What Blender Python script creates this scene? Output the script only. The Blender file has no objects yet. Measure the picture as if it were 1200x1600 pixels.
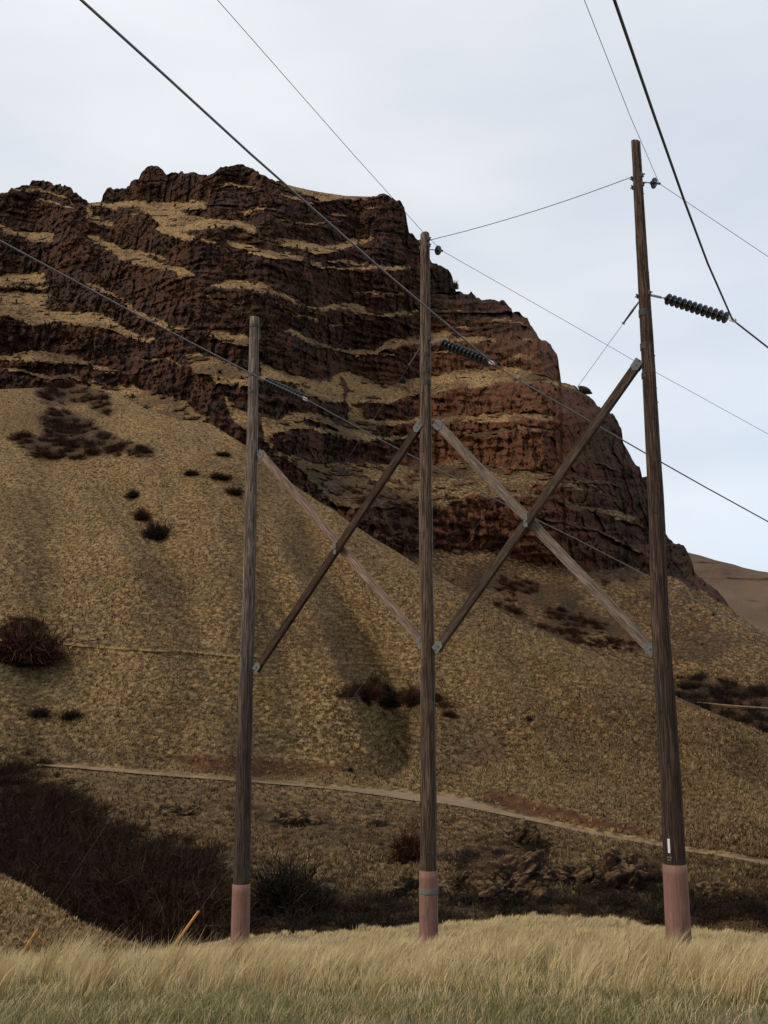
import bpy, math, random
import numpy as np
from mathutils import Vector
C = bpy.context.scene.collection
RNG = np.random.default_rng(7); random.seed(7)

# ------------------------------------------------------------------ camera, sky, sun, exposure
PITCH = math.radians(11.2); FPX = 1617.0; CP, SP = math.cos(PITCH), math.sin(PITCH)
cam = bpy.data.cameras.new('camera'); cam.sensor_fit = 'VERTICAL'; cam.sensor_height = 24
cam.sensor_width = 18; cam.lens = 24*FPX/1600; cam.clip_start = .05; cam.clip_end = 20000
co = bpy.data.objects.new('camera', cam); C.objects.link(co)
co.rotation_euler = (math.radians(90)+PITCH, 0, 0); bpy.context.scene.camera = co
bpy.context.scene.render.resolution_x = 768; bpy.context.scene.render.resolution_y = 1024

SUN_EL, SUN_AZ = math.radians(36), math.radians(-112)      # azimuth clockwise from +Y: behind the left shoulder
w = bpy.data.worlds.new('World'); bpy.context.scene.world = w; w.use_nodes = True
nt = w.node_tree; nt.nodes.clear()
def nd(t, typ, **kw):
    n = t.nodes.new(typ)
    for k, v in kw.items():
        if k.startswith('i_'):
            key = k[2:]; key = int(key) if key.isdigit() else key.replace('_', ' ')
            if hasattr(v, 'is_linked'): t.links.new(v, n.inputs[key])
            else: n.inputs[key].default_value = v
        else: setattr(n, k, v)
    return n
sky = nd(nt, 'ShaderNodeTexSky', sky_type='NISHITA', sun_disc=False, sun_elevation=SUN_EL, sun_rotation=SUN_AZ, air_density=1.0, dust_density=2.0)
tc = nd(nt, 'ShaderNodeTexCoord')
mp = nd(nt, 'ShaderNodeMapping', i_0=tc.outputs['Generated'], i_Scale=(1.0, 1.0, 3.2))
n1 = nd(nt, 'ShaderNodeTexNoise', i_Vector=mp.outputs[0], i_Scale=1.7, i_Detail=4.0, i_Roughness=.5)
n2 = nd(nt, 'ShaderNodeTexNoise', i_Vector=mp.outputs[0], i_Scale=.9, i_Detail=3.0, i_Roughness=.5)
r1 = nd(nt, 'ShaderNodeValToRGB', i_0=n1.outputs[0])
r1.color_ramp.elements[0].position = .36; r1.color_ramp.elements[0].color = (7.3, 7.9, 8.8, 1)
r1.color_ramp.elements[1].position = .64; r1.color_ramp.elements[1].color = (9.5, 9.75, 10.1, 1)
r2 = nd(nt, 'ShaderNodeMapRange', i_0=n2.outputs[0], i_1=.3, i_2=.7, i_3=.84, i_4=.98)
mx = nd(nt, 'ShaderNodeMix', data_type='RGBA'); nt.links.new(r2.outputs[0], mx.inputs[0])
sxw = nd(nt, 'ShaderNodeSeparateXYZ', i_0=tc.outputs['Generated']); gxw = nd(nt, 'ShaderNodeMapRange', i_0=sxw.outputs[0], i_1=.12, i_2=.42, i_3=0., i_4=1.); gzw = nd(nt, 'ShaderNodeMapRange', i_0=sxw.outputs[2], i_1=.15, i_2=.50, i_3=1., i_4=.2)
gm = nd(nt, 'ShaderNodeMath', operation='MULTIPLY', i_0=gxw.outputs[0], i_1=gzw.outputs[0]); mw = nd(nt, 'ShaderNodeMix', data_type='RGBA', blend_type='MULTIPLY', i_0=gm.outputs[0]); mw.inputs[7].default_value = (.76, .86, .96, 1); nt.links.new(r1.outputs[0], mw.inputs[6])
nt.links.new(sky.outputs[0], mx.inputs[6]); nt.links.new(mw.outputs[2], mx.inputs[7])
bg = nd(nt, 'ShaderNodeBackground', i_Color=mx.outputs[2], i_Strength=.1)
ow = nd(nt, 'ShaderNodeOutputWorld', i_Surface=bg.outputs[0])
sl = bpy.data.lights.new('sun', 'SUN'); sl.energy = 2.3; sl.angle = math.radians(9); sl.color = (1, .90, .76)
so = bpy.data.objects.new('sun', sl); C.objects.link(so)
sd = Vector((math.sin(SUN_AZ)*math.cos(SUN_EL), math.cos(SUN_AZ)*math.cos(SUN_EL), math.sin(SUN_EL)))
so.rotation_euler = (-sd).to_track_quat('-Z', 'Y').to_euler(); so.location = (-20, -20, 40)
vs = bpy.context.scene.view_settings; vs.view_transform = 'Standard'; vs.look = 'None'; vs.exposure = 0; vs.gamma = 1

# ------------------------------------------------------------------ projection helpers (1200 x 1600 photo pixels)
def ray(u, v):
    r = (np.asarray(u, float)-600)/FPX; k = (800-np.asarray(v, float))/FPX
    y = CP - k*SP; z = SP + k*CP
    return r/y, z/y                                     # X/Y, Z/Y
def pix(x, t):
    f = CP + t*SP
    return 600+FPX*x/f, 800-FPX*(t*CP-SP)/f
def at(u, v, Y):
    x, t = ray(u, v); return Vector((float(x)*Y, Y, float(t)*Y))
def plane_hit(u, v, P, az):                             # pixel ray meets the vertical plane through P with heading az (deg)
    x, t = ray(u, v); T = math.tan(math.radians(az))
    Y = (P[0]-P[1]*T)/(float(x)-T); return Vector((float(x)*Y, Y, float(t)*Y))

# ------------------------------------------------------------------ noise
def hsh(*a):
    h = np.zeros(a[0].shape, np.uint32)
    for k, c in zip((374761393, 668265263, 2147483647, 1274126177), a):
        h = (h + c.astype(np.int64).astype(np.uint32)*np.uint32(k))
        h = (h ^ (h >> np.uint32(13)))*np.uint32(1274126177)
    h ^= h >> np.uint32(16)
    return (h & np.uint32(0xffffff)).astype(np.float32)/16777215.
def vnoise(x, y, z, seed=0):
    x = np.asarray(x, np.float32); y = np.broadcast_to(np.asarray(y, np.float32), x.shape); z = np.broadcast_to(np.asarray(z, np.float32), x.shape)
    xi, yi, zi = np.floor(x), np.floor(y), np.floor(z)
    fx, fy, fz = x-xi, y-yi, z-zi
    fx = fx*fx*(3-2*fx); fy = fy*fy*(3-2*fy); fz = fz*fz*(3-2*fz)
    out = 0
    for dx in (0, 1):
        for dy in (0, 1):
            for dz in (0, 1):
                wt = (fx if dx else 1-fx)*(fy if dy else 1-fy)*(fz if dz else 1-fz)
                out = out + wt*hsh(xi+dx, yi+dy, zi+dz+seed*57)
    return out*2-1
def fbm(x, y, z, o=4, seed=0, g=.5):
    s = 0; a = 1; tot = 0
    for i in range(o):
        s = s + a*vnoise(x*2**i, y*2**i, z*2**i if not np.isscalar(z) else z, seed+i); tot += a; a *= g
    return s/tot
def worley2(x, y, seed=0):                              # F1 distance and a random value of the nearest cell
    x = np.asarray(x, np.float32); y = np.asarray(y, np.float32)
    xi, yi = np.floor(x), np.floor(y); best = np.full(x.shape, 9., np.float32); sec = best.copy(); cid = np.zeros(x.shape, np.float32)
    for dx in (-1, 0, 1):
        for dy in (-1, 0, 1):
            cx, cy = xi+dx, yi+dy; s = np.full(x.shape, seed, np.float32)
            px = cx+hsh(cx, cy, s); py = cy+hsh(cx, cy, s+11)
            d = np.hypot(px-x, py-y); m = d < best
            sec = np.where(m, best, np.minimum(sec, d)); cid = np.where(m, hsh(cx, cy, s+23), cid); best = np.where(m, d, best)
    return best, sec, cid
def ss(a, b, x):
    t = np.clip((x-a)/(b-a), 0, 1); return t*t*(3-2*t)
def blur1(A, r, axis, n=2):
    for _ in range(n):
        pad = [(0, 0)]*A.ndim; pad[axis] = (r+1, r)
        B = np.cumsum(np.pad(A, pad, mode='edge'), axis=axis); L = A.shape[axis]
        sl1 = [slice(None)]*A.ndim; sl2 = list(sl1); sl1[axis] = slice(2*r+1, 2*r+1+L); sl2[axis] = slice(0, L)
        A = (B[tuple(sl1)]-B[tuple(sl2)])/(2*r+1)
    return A

# ------------------------------------------------------------------ traced maps
W_, H_ = 1200, 1620
def raster(polys, rad=2):
    M = np.zeros((H_, W_), np.float32)
    for val, (ox, oy, sc), pts in polys:
        P = np.array(pts, float)/sc+np.array((ox, oy))
        x0, y0 = np.maximum(np.floor(P.min(0)).astype(int), 0); x1, y1 = np.minimum(np.ceil(P.max(0)).astype(int)+1, (W_, H_))
        if x1 <= x0 or y1 <= y0: continue
        X, Y = np.meshgrid(np.arange(x0, x1)+.5, np.arange(y0, y1)+.5); ins = np.zeros(X.shape, bool)
        for (ax, ay), (bx, by) in zip(P, np.roll(P, -1, 0)):
            if ay == by: continue
            ins ^= ((ay > Y) != (by > Y)) & (X < (bx-ax)*(Y-ay)/(by-ay)+ax)
        sub = M[y0:y1, x0:x1]; sub[ins] = val
    return blur1(blur1(M, rad, 0), rad, 1) if rad else M
def stroke(pts, w0):                                    # polyline to polygon, half-width in crop px
    P = np.array(pts, float); d = np.gradient(P, axis=0); n = np.stack([-d[:, 1], d[:, 0]], 1); n /= np.linalg.norm(n, axis=1)[:, None]
    ww = np.full(len(P), float(w0)); ww[0] *= .3; ww[-1] *= .3
    return [tuple(p) for p in np.vstack([P+n*ww[:, None], (P-n*ww[:, None])[::-1]])]
def samp(M, u, v):
    u = np.clip(u, 0, W_-1.01); v = np.clip(v, 0, H_-1.01)
    i = u.astype(int); j = v.astype(int); fu = u-i; fv = v-j
    return (M[j, i]*(1-fu)+M[j, i+1]*fu)*(1-fv)+(M[j+1, i]*(1-fu)+M[j+1, i+1]*fu)*fv
cA, cB, cC, cD, cE, cF, cG, cH, cI, cJ = (0, 240, 4), (200, 240, 4), (400, 240, 4), (600, 360, 4), (0, 480, 4), (200, 480, 4), (400, 480, 4), (600, 600, 4), (800, 560, 4), (760, 760, 4)
PH = (0, 0, 1)
benches = [
 (.95, cA, stroke([(0,255),(60,228),(180,220),(300,240),(400,272),(480,330)], 6)), (.9, cA, stroke([(150,295),(300,303),(420,333),(490,352)], 5)),
 (.9, cA, stroke([(0,822),(130,832),(300,832)], 7)), (.9, cB, stroke([(880,228),(1000,262),(1100,300),(1200,330)], 6)), (.9, cB, stroke([(0,395),(60,376),(130,400)], 6)),
 (.95, cI, stroke([(480,640),(600,672),(700,722),(800,742)], 6)), (.9, cD, stroke([(320,562),(480,602),(600,642)], 6)), (.9, cC, stroke([(560,880),(700,870),(860,885),(1000,880)], 5)),
 (.9, cF, stroke([(0,300),(120,330),(260,330),(380,390)], 6)), (.9, cJ, stroke([(300,190),(500,230),(700,290),(900,380),(1020,440)], 7)),
 (.9, (0,234,2), stroke([(1000,345),(1080,352),(1190,362)], 3.4)), (.9, (0,234,2), stroke([(400,312),(480,332),(560,352)], 3)), (.9, (0,234,2), stroke([(280,425),(340,442),(400,482)], 3.2)),
 (.9, (0,234,2), stroke([(820,205),(900,222),(1000,232),(1100,226)], 2.6)), (.9, (0,234,2), stroke([(600,455),(700,472),(790,505)], 2.6)), (.9, (0,234,2), stroke([(840,470),(930,520),(1040,545),(1180,540)], 2.6)),
 (.9, (547,469,2), stroke([(640,540),(760,562),(900,602)], 3)), (.9, (547,469,2), stroke([(60,185),(180,165),(330,160),(450,175)], 2.4)), (.9, (547,469,2), stroke([(450,60),(540,75),(590,100)], 3)),
 (1, cA, [(0,440),(60,470),(180,490),(340,495),(335,545),(250,560),(200,545),(100,515),(30,490),(0,470)]),
 (1, cA, [(540,510),(620,525),(720,570),(800,610),(900,640),(1000,675),(1080,700),(1160,720),(1200,735),(1200,770),(1140,765),(1080,730),(980,720),(900,715),(830,690),(740,655),(660,600),(600,555)]),
 (.7, cA, [(545,310),(620,300),(740,305),(830,297),(870,330),(760,345),(700,345),(600,335),(560,400),(620,400),(720,420),(680,455),(580,440),(535,400)]),
 (.6, cA, [(0,770),(100,745),(280,740),(290,800),(200,820),(60,815),(0,820)]),
 (1, cA, [(0,870),(100,860),(250,880),(340,880),(280,930),(330,985),(450,990),(600,1000),(660,1015),(760,1075),(860,1130),(930,1160),(1000,1170),(930,1185),(820,1150),(700,1110),(640,1090),(480,1070),(390,1060),(280,1060),(190,1070),(130,1050),(60,1020),(0,1015)]),
 (.9, cA, [(530,815),(600,820),(680,860),(705,895),(640,870),(560,842)]),
 (.7, cA, [(740,930),(820,950),(900,1000),(1000,1040),(1080,1070),(1200,1085),(1200,1110),(1080,1100),(980,1080),(880,1030),(800,980)]),
 (1, cB, [(40,295),(130,305),(300,310),(350,300),(490,300),(480,350),(350,340),(330,370),(480,400),(560,415),(700,430),(790,460),(820,500),(760,490),(680,460),(560,460),(450,470),(420,480),(330,490),(440,520),(540,550),(600,585),(520,560),(430,530),(350,540),(260,515),(200,490),(160,460),(200,450),(160,400),(100,360),(40,330)]),
 (1, cB, [(610,540),(700,560),(800,590),(870,610),(1000,625),(1060,640),(1100,650),(1080,680),(1000,665),(920,660),(860,640),(780,620),(700,595),(650,570)]),
 (.9, cB, [(700,370),(760,350),(880,340),(800,362),(740,385)]),
 (.9, cB, stroke([(540,210),(640,198),(760,214),(850,226)], 6)),
 (1, cB, [(880,165),(1000,190),(1100,215),(1200,240),(1200,290),(1150,265),(1060,230),(960,195)]),
 (1, cB, [(930,530),(1000,545),(1100,555),(1200,570),(1200,640),(1150,620),(1080,590),(1000,580),(950,560)]),
 (1, cB, [(0,615),(100,640),(200,680),(260,700),(330,705),(400,750),(440,770),(340,770),(290,740),(230,720),(160,715),(80,700),(0,680)]),
 (1, cB, [(500,815),(600,810),(640,785),(720,795),(860,820),(920,850),(1000,890),(1080,940),(1130,960),(1200,965),(1200,975),(1130,980),(1060,950),(960,900),(880,865),(840,880),(780,855),(720,840),(620,850),(540,830)]),
 (.6, cB, [(480,1120),(560,1110),(700,1130),(760,1150),(760,1200),(640,1190),(560,1150)]),
 (.9, cB, [(960,1110),(1020,1100),(1080,1130),(1200,1200),(1160,1200),(1060,1140),(1000,1120)]),
 (1, cC, [(80,165),(200,195),(300,205),(400,225),(540,245),(700,255),(700,270),(650,290),(560,280),(480,290),(420,305),(380,275),(300,240),(200,205)]),
 (1, cC, [(140,520),(200,545),(320,570),(440,575),(560,555),(640,535),(760,520),(740,535),(640,570),(540,600),(440,630),(380,635),(330,600),(240,590),(160,570)]),
 (1, cC, [(0,590),(80,620),(200,625),(280,645),(250,670),(180,655),(120,660),(60,630)]),
 (1, cC, [(340,670),(420,675),(400,700),(520,712),(640,710),(760,703),(960,708),(960,722),(780,724),(640,727),(520,727),(400,716),(350,706)]),
 (1, cC, [(0,820),(60,825),(130,860),(220,905),(300,950),(350,965),(420,955),(500,935),(600,940),(680,970),(760,1000),(860,993),(1010,973),(1010,1000),(860,1015),(760,1012),(680,994),(620,1000),(540,975),(440,975),(340,980),(260,950),(170,900),(90,865),(0,865)]),
 (.8, cC, stroke([(470,385),(540,378),(580,392)], 9)),
 (.8, cC, stroke([(640,345),(720,332),(800,340)], 6)),
 (.8, cC, stroke([(0,345),(60,340),(130,350)], 8)),
 (1, cD, [(0,700),(80,670),(200,655),(380,630),(420,650),(400,680),(560,672),(700,685),(690,700),(560,695),(360,690),(240,715),(130,720),(60,735),(0,760)]),
 (1, cD, [(0,505),(100,515),(215,500),(210,518),(100,530),(0,525)]),
 (.8, cD, stroke([(350,485),(430,505),(500,520)], 8)),
 (.9, cD, stroke([(640,582),(720,572),(800,546)], 9)),
 (.6, cD, stroke([(840,690),(900,684),(980,700)], 8)),
 (.6, cD, stroke([(800,790),(860,775),(930,790),(900,820)], 16)),
 (1, cD, [(0,980),(100,950),(240,915),(350,910),(450,890),(560,865),(640,870),(720,870),(820,845),(900,885),(1000,920),(1100,950),(1200,990),(1200,1005),(1100,970),(1000,955),(880,945),(780,950),(700,955),(620,985),(560,995),(500,965),(400,990),(330,1030),(240,1040),(160,1030),(80,1050),(0,1090)]),
 (.9, cE, [(0,310),(100,290),(250,275),(340,290),(440,310),(540,350),(680,370),(780,400),(740,412),(640,397),(520,362),(400,347),(280,352),(160,337),(60,327),(0,332)]),
 (.9, cE, [(0,380),(100,385),(200,415),(300,425),(400,425),(500,440),(620,470),(740,505),(700,512),(600,492),(480,464),(360,444),(250,444),(180,424),(80,400)]),
 (.75, cE, [(540,470),(760,500),(900,520),(1050,560),(1200,600),(1200,720),(1130,725),(1000,745),(760,700),(700,600),(600,520)]),
 (.8, cF, [(0,470),(200,560),(400,640),(520,700),(400,740),(200,740),(0,640)]),
 (1, cF, [(340,270),(420,290),(520,310),(600,340),(700,400),(770,430),(770,500),(640,490),(560,470),(500,430),(420,420),(390,360),(370,320)]),
 (.7, cF, [(480,140),(560,150),(720,170),(770,200),(770,260),(680,240),(600,220),(520,190)]),
 (1, cF, [(840,360),(900,375),(1000,405),(1100,430),(1200,470),(1200,560),(1140,560),(1080,520),(1040,480),(960,465),(840,450)]),
 (.9, cF, [(600,560),(650,600),(700,640),(770,700),(770,800),(720,760),(660,710),(620,640)]),
 (.9, cF, [(840,700),(960,700),(1000,660),(1100,660),(1200,700),(1200,770),(1080,760),(960,770),(880,800),(900,880),(840,830)]),
 (1, cG, [(200,140),(240,150),(320,185),(400,225),(480,255),(560,275),(640,275),(740,260),(860,220),(960,190),(1040,180),(1130,175),(1040,225),(900,245),(820,265),(740,300),(640,305),(540,290),(420,250),(380,220),(300,190)]),
 (.95, cG, [(30,360),(100,375),(220,410),(300,440),(400,470),(480,450),(540,410),(650,430),(760,480),(850,485),(960,470),(1050,440),(1200,420),(1200,530),(1060,540),(960,550),(880,580),(800,600),(650,600),(600,640),(560,590),(430,590),(360,550),(250,490),(100,420),(40,420)]),
 (.85, cG, [(590,620),(650,610),(660,680),(760,715),(900,705),(1050,690),(1050,722),(900,738),(760,745),(700,790),(700,800),(860,812),(960,795),(1040,790),(1040,805),(960,815),(850,832),(700,832),(540,822),(400,782),(260,750),(160,770),(50,830),(40,700),(160,700),(200,660),(320,650),(450,700),(540,740),(600,750),(570,690)]),
 (0, cG, stroke([(230,712),(340,722),(450,748),(525,785)], 17)),
 (0, cG, stroke([(560,590),(560,500),(530,440)], 20)),
 (.65, cG, [(100,900),(300,950),(440,970),(680,980),(860,985),(1050,980),(1200,990),(1200,1260),(1000,1240),(600,1260),(500,1260),(420,1160),(250,1000)]),
 (1, cH, [(0,240),(100,220),(240,205),(340,215),(440,200),(560,205),(640,185),(780,185),(880,170),(1000,185),(1080,215),(1000,225),(880,217),(780,240),(700,245),(600,240),(500,235),(380,240),(240,235),(120,250),(0,265)]),
 (1, cH, [(420,288),(540,293),(640,303),(740,283),(860,268),(1000,278),(1120,298),(1000,300),(860,292),(760,300),(680,330),(600,325),(520,307),(430,302)]),
 (.7, cH, [(0,510),(200,510),(320,520),(480,485),(620,505),(760,525),(900,545),(1050,555),(1200,620),(1200,660),(1060,640),(980,620),(900,660),(1000,700),(1200,760),(1200,800),(1080,730),(960,720),(880,700),(780,700),(700,720),(600,700),(520,700),(460,740),(340,740),(180,720),(100,780),(0,780)]),
 (.5, cH, [(0,780),(120,800),(260,830),(330,900),(330,1040),(0,960)]),
 (.8, cI, [(240,870),(380,900),(480,920),(560,930),(660,950),(760,1000),(860,1070),(760,1042),(660,1012),(560,962),(440,952),(320,922)]),
 (.7, cI, stroke([(380,745),(480,780),(560,830),(690,895)], 12)),
 (.6, cI, stroke([(300,800),(400,800),(470,830)], 14)),
 (1, PH, [(640,860),(740,862),(775,855),(800,872),(830,880),(860,886),(890,890),(915,893),(950,892),(985,884),(1017,899),(1045,900),(1060,908),(1075,918),(1100,925),(1120,938),(1137,949),(1165,965),(1200,985),(1200,1200),(640,1200)]),
]
G_MAP = raster(benches, 1)
# dark / reddish brush, painted gully shade and darker slopes, bare dirt and green patches (photo px)
brush_shade_polys = [
 (.38, PH, [(100,1215),(300,1222),(520,1240),(657,1256),(750,1272),(900,1305),(1080,1335),(1200,1356),(1200,1420),(100,1420)]),
 (1, cE, [(230,470),(340,440),(420,450),(520,480),(640,520),(700,590),(690,680),(620,660),(540,600),(400,600),(280,600),(230,560)]),
 (1, cE, [(300,630),(420,640),(560,700),(660,790),(780,830),(900,870),(980,930),(900,935),(760,930),(600,920),(560,950),(380,955),(200,940),(170,880),(60,830),(100,790),(300,800),(230,700)]),
 (.8, cH, [(0,790),(130,790),(260,770),(330,760),(460,740),(560,710),(700,740),(860,800),(900,1000),(800,1060),(640,1040),(480,1040),(330,1030),(230,1060),(0,950)]),
 (.8, cG, [(500,1100),(620,1120),(820,1180),(1040,1180),(1060,1300),(900,1300),(620,1260)]),
 (.9, cJ, [(370,760),(520,760),(640,800),(760,860),(780,920),(640,900),(500,870),(400,830)]),
 (.7, cJ, [(60,560),(200,560),(320,590),(320,680),(180,660),(200,800),(60,750)]),
 (.7, cJ, [(130,770),(300,850),(600,910),(900,960),(1040,1000),(900,1030),(640,1000),(400,920)]),
 (.9, cJ, [(700,580),(760,580),(800,620),(740,620)]), (.9, cJ, [(820,555),(940,560),(950,590),(860,600),(820,580)]),
 (.8, cJ, [(920,640),(1040,640),(1040,720),(960,700)]),
 (1, PH, [(1055,1060),(1090,1050),(1130,1065),(1200,1075),(1200,1148),(1160,1135),(1110,1112),(1080,1105),(1055,1090)]),
 (.8, PH, [(530,1075),(560,1060),(590,1066),(620,1072),(655,1075),(690,1085),(712,1105),(690,1112),(655,1100),(600,1105),(560,1098),(535,1092)]),
 (.5, PH, [(470,960),(520,960),(560,1020),(570,1060),(520,1060),(480,1010)]),  # brown gully beside the spur, with its shade painted into the tone
 (.5, PH, [(640,1090),(760,1100),(800,1180),(700,1215),(620,1200)]),
 (.5, PH, [(100,1180),(300,1180),(300,1195),(60,1190)]),
 (.5, PH, [(660,870),(740,870),(800,890),(900,925),(980,985),(1060,1040),(1060,1095),(1000,1055),(900,1012),(800,970),(730,930),(660,892)]),  # plain darkening of the slope behind the ridge, so the crest stands out
 (.75, PH, [(440,722),(500,716),(560,740),(620,760),(680,780),(720,820),(700,850),(660,880),(600,850),(540,805),(500,782)]),  # darker tone on the slope behind the upper ridge
 (.6, PH, [(760,905),(820,900),(860,940),(900,985),(860,985),(800,960)]),
 (.9, PH, [(380,1440),(420,1380),(500,1375),(560,1400),(640,1420),(700,1395),(720,1330),(780,1310),(850,1320),(860,1400),(900,1420),(920,1345),(1020,1340),(1050,1390),(1200,1400),(1200,1500),(380,1500)]),
 (.7, PH, [(400,1262),(520,1262),(530,1295),(400,1290)]), (.6, PH, [(780,1292),(850,1290),(870,1320),(770,1325)]),
 (.6, PH, [(0,1225),(60,1225),(300,1325),(400,1350),(400,1500),(0,1500)]),
]
BRUSH_SHADE_MAP = raster(brush_shade_polys, 3)
dirt_polys = [
 (1, (700,1200,4), [(180,160),(320,120),(400,150),(500,190),(620,225),(740,260),(880,300),(1100,350),(1300,390),(1300,440),(1000,410),(800,352),(600,316),(400,270),(250,225)]),
 (.9, PH, [(270,1178),(400,1183),(520,1192),(560,1203),(470,1214),(380,1212),(300,1204)]),
 (.8, PH, [(1085,1308),(1200,1325),(1200,1342),(1085,1322)]),
]
DI_MAP = raster(dirt_polys, 3)
green_polys = [
 (.8, PH, [(0,1020),(60,1010),(110,1030),(160,1060),(120,1090),(60,1100),(0,1110)]), (.6, PH, [(100,1160),(250,1170),(200,1190),(60,1180)]),
 (.8, PH, [(120,1212),(290,1216),(290,1226),(120,1224)]), (.9, PH, [(590,1245),(650,1250),(660,1285),(600,1290),(570,1265)]),
 (.6, PH, [(740,1050),(840,1052),(830,1064),(750,1062)]), (.6, PH, [(560,1130),(620,1120),(620,1190),(580,1180)]),
 (.5, PH, [(460,1290),(560,1290),(540,1400),(450,1380)]),
]
GR_MAP = raster(green_polys, 5)

# ------------------------------------------------------------------ materials
def mat(name):
    m = bpy.data.materials.new(name); m.use_nodes = True; t = m.node_tree
    b = t.nodes['Principled BSDF']; return m, t, b
def mixc(t, fac, a, b, typ='MIX'):
    n = nd(t, 'ShaderNodeMix', data_type='RGBA', blend_type=typ)
    for i, vv in ((0, fac), (6, a), (7, b)):
        if hasattr(vv, 'is_linked'): t.links.new(vv, n.inputs[i])
        else: n.inputs[i].default_value = vv if i == 0 else (*vv, 1)
    return n.outputs[2]
def mth(t, op, a, b=None, clamp=False):
    n = nd(t, 'ShaderNodeMath', operation=op, use_clamp=clamp)
    for i, vv in enumerate((a, b)):
        if vv is None: continue
        if hasattr(vv, 'is_linked'): t.links.new(vv, n.inputs[i])
        else: n.inputs[i].default_value = vv
    return n.outputs[0]
def noise(t, vec, scale, detail=4, rough=.55, lo=None, hi=None):
    n = nd(t, 'ShaderNodeTexNoise', i_Vector=vec, i_Scale=scale, i_Detail=float(detail), i_Roughness=rough).outputs[0]
    if lo is None: return n
    return nd(t, 'ShaderNodeMapRange', i_0=n, i_1=lo, i_2=hi, interpolation_type='SMOOTHSTEP').outputs[0]
def objvec(t, scale=(1, 1, 1)):
    c = nd(t, 'ShaderNodeTexCoord'); return nd(t, 'ShaderNodeMapping', i_0=c.outputs['Object'], i_Scale=scale).outputs[0]
def attr(t, n): return nd(t, 'ShaderNodeAttribute', attribute_name=n).outputs['Fac']
def bump(t, b, h, s, d):
    n = nd(t, 'ShaderNodeBump', i_Height=h, i_Strength=s, i_Distance=d); t.links.new(n.outputs[0], b.inputs['Normal'])
def terrain_mat(name, straw, soil, grn, scale=1., haze=0.):
    m, t, b = mat(name); v = objvec(t); b.inputs['Roughness'].default_value = .95; b.inputs['Specular IOR Level'].default_value = .12
    big = noise(t, v, .022/scale, 5, .6, .35, .68); med = noise(t, v, .14/scale, 4, .6, .35, .65); fine = noise(t, v, 1.3/scale, 3, .6, .3, .7)
    st = mixc(t, big, straw, (straw[0]*.78, straw[1]*.76, straw[2]*.80)); st = mixc(t, mth(t, 'MULTIPLY', med, .45), st, (straw[0]*1.12, straw[1]*.92, straw[2]*.68))
    st = mixc(t, mth(t, 'MULTIPLY', attr(t, 'green'), .6), st, grn)
    so_ = mixc(t, fine, soil, (soil[0]*.62, soil[1]*.56, soil[2]*.52))
    g = mixc(t, attr(t, 'tuss'), so_, st)
    g = mixc(t, mth(t, 'MULTIPLY', attr(t, 'brush'), .85), g, mixc(t, med, (.028, .019, .012), (.055, .030, .017)))  # dark brush tone, also carries the painted gully shade
    g = mixc(t, attr(t, 'dirt'), g, mixc(t, fine, (.085, .034, .013), (.038, .016, .008)))
    vs_ = objvec(t, (1, 1, .25)); rn = noise(t, vs_, .13/scale, 5, .66, .43, .58); rn2 = noise(t, objvec(t, (1, 1, .14)), .7/scale, 5, .65, .35, .68); rn3 = noise(t, v, .35/scale, 4, .6, .55, .72)
    rk = mixc(t, rn, (.011, .009, .0075), (.062, .026, .013)); rk = mixc(t, mth(t, 'MULTIPLY', rn2, .55), rk, (.095, .042, .020))
    rk = mixc(t, noise(t, objvec(t, (1, 1, .22)), 1.3/scale, 5, .75, .44, .58), mixc(t, .55, rk, (.008, .006, .005)), rk)
    rk = mixc(t, mth(t, 'MULTIPLY', rn3, .45), rk, (.030, .027, .017))
    rk = mixc(t, mth(t, 'MULTIPLY', attr(t, 'rust'), mth(t, 'ADD', .25, mth(t, 'MULTIPLY', rn2, .6))), rk, (.145, .054, .024))
    c = mixc(t, attr(t, 'rock'), g, rk)
    if haze: c = mixc(t, haze, c, (.2, .16, .15))
    t.links.new(c, b.inputs['Base Color'])
    bump(t, b, noise(t, v, 2.2/scale, 5, .7), .5, .5*scale)
    return m
M_HILL = terrain_mat('dry_grass_hillside', (.245, .165, .074), (.074, .046, .023), (.10, .10, .045))
M_CLIFF = terrain_mat('basalt_and_grass', (.30, .195, .088), (.075, .043, .021), (.10, .10, .045))
M_FAR = terrain_mat('far_hill_grass', (.135, .095, .066), (.07, .048, .034), (.10, .10, .045), 3.)
M_MOUND = terrain_mat('mound_grass', (.30, .205, .11), (.075, .045, .026), (.10, .10, .045), .4)

# ------------------------------------------------------------------ mesh helpers
def link(name, me, m=None, parent=None, **props):
    o = bpy.data.objects.new(name, me); C.objects.link(o)
    if m: me.materials.append(m)
    if parent: o.parent = parent
    for k, v in props.items(): o[k] = v
    return o
def raw_mesh(name, V, F, smooth=True, attrs=None):      # F: list of int arrays (n,k)
    me = bpy.data.meshes.new(name); V = np.ascontiguousarray(V, np.float32)
    me.vertices.add(len(V)); me.vertices.foreach_set('co', V.ravel())
    F = [np.asarray(f, np.int32) for f in F if len(f)]
    nl = sum(f.size for f in F); npol = sum(len(f) for f in F)
    me.loops.add(nl); me.loops.foreach_set('vertex_index', np.concatenate([f.ravel() for f in F]))
    me.polygons.add(npol); cnt = np.concatenate([np.full(len(f), f.shape[1], np.int32) for f in F])
    me.polygons.foreach_set('loop_start', np.concatenate([[0], np.cumsum(cnt)[:-1]]).astype(np.int32))
    me.polygons.foreach_set('use_smooth', np.full(npol, smooth))
    me.update(calc_edges=True)
    for k, a in (attrs or {}).items():
        at_ = me.attributes.new(k, 'FLOAT', 'POINT'); at_.data.foreach_set('value', np.ascontiguousarray(a, np.float32).ravel())
    return me
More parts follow.
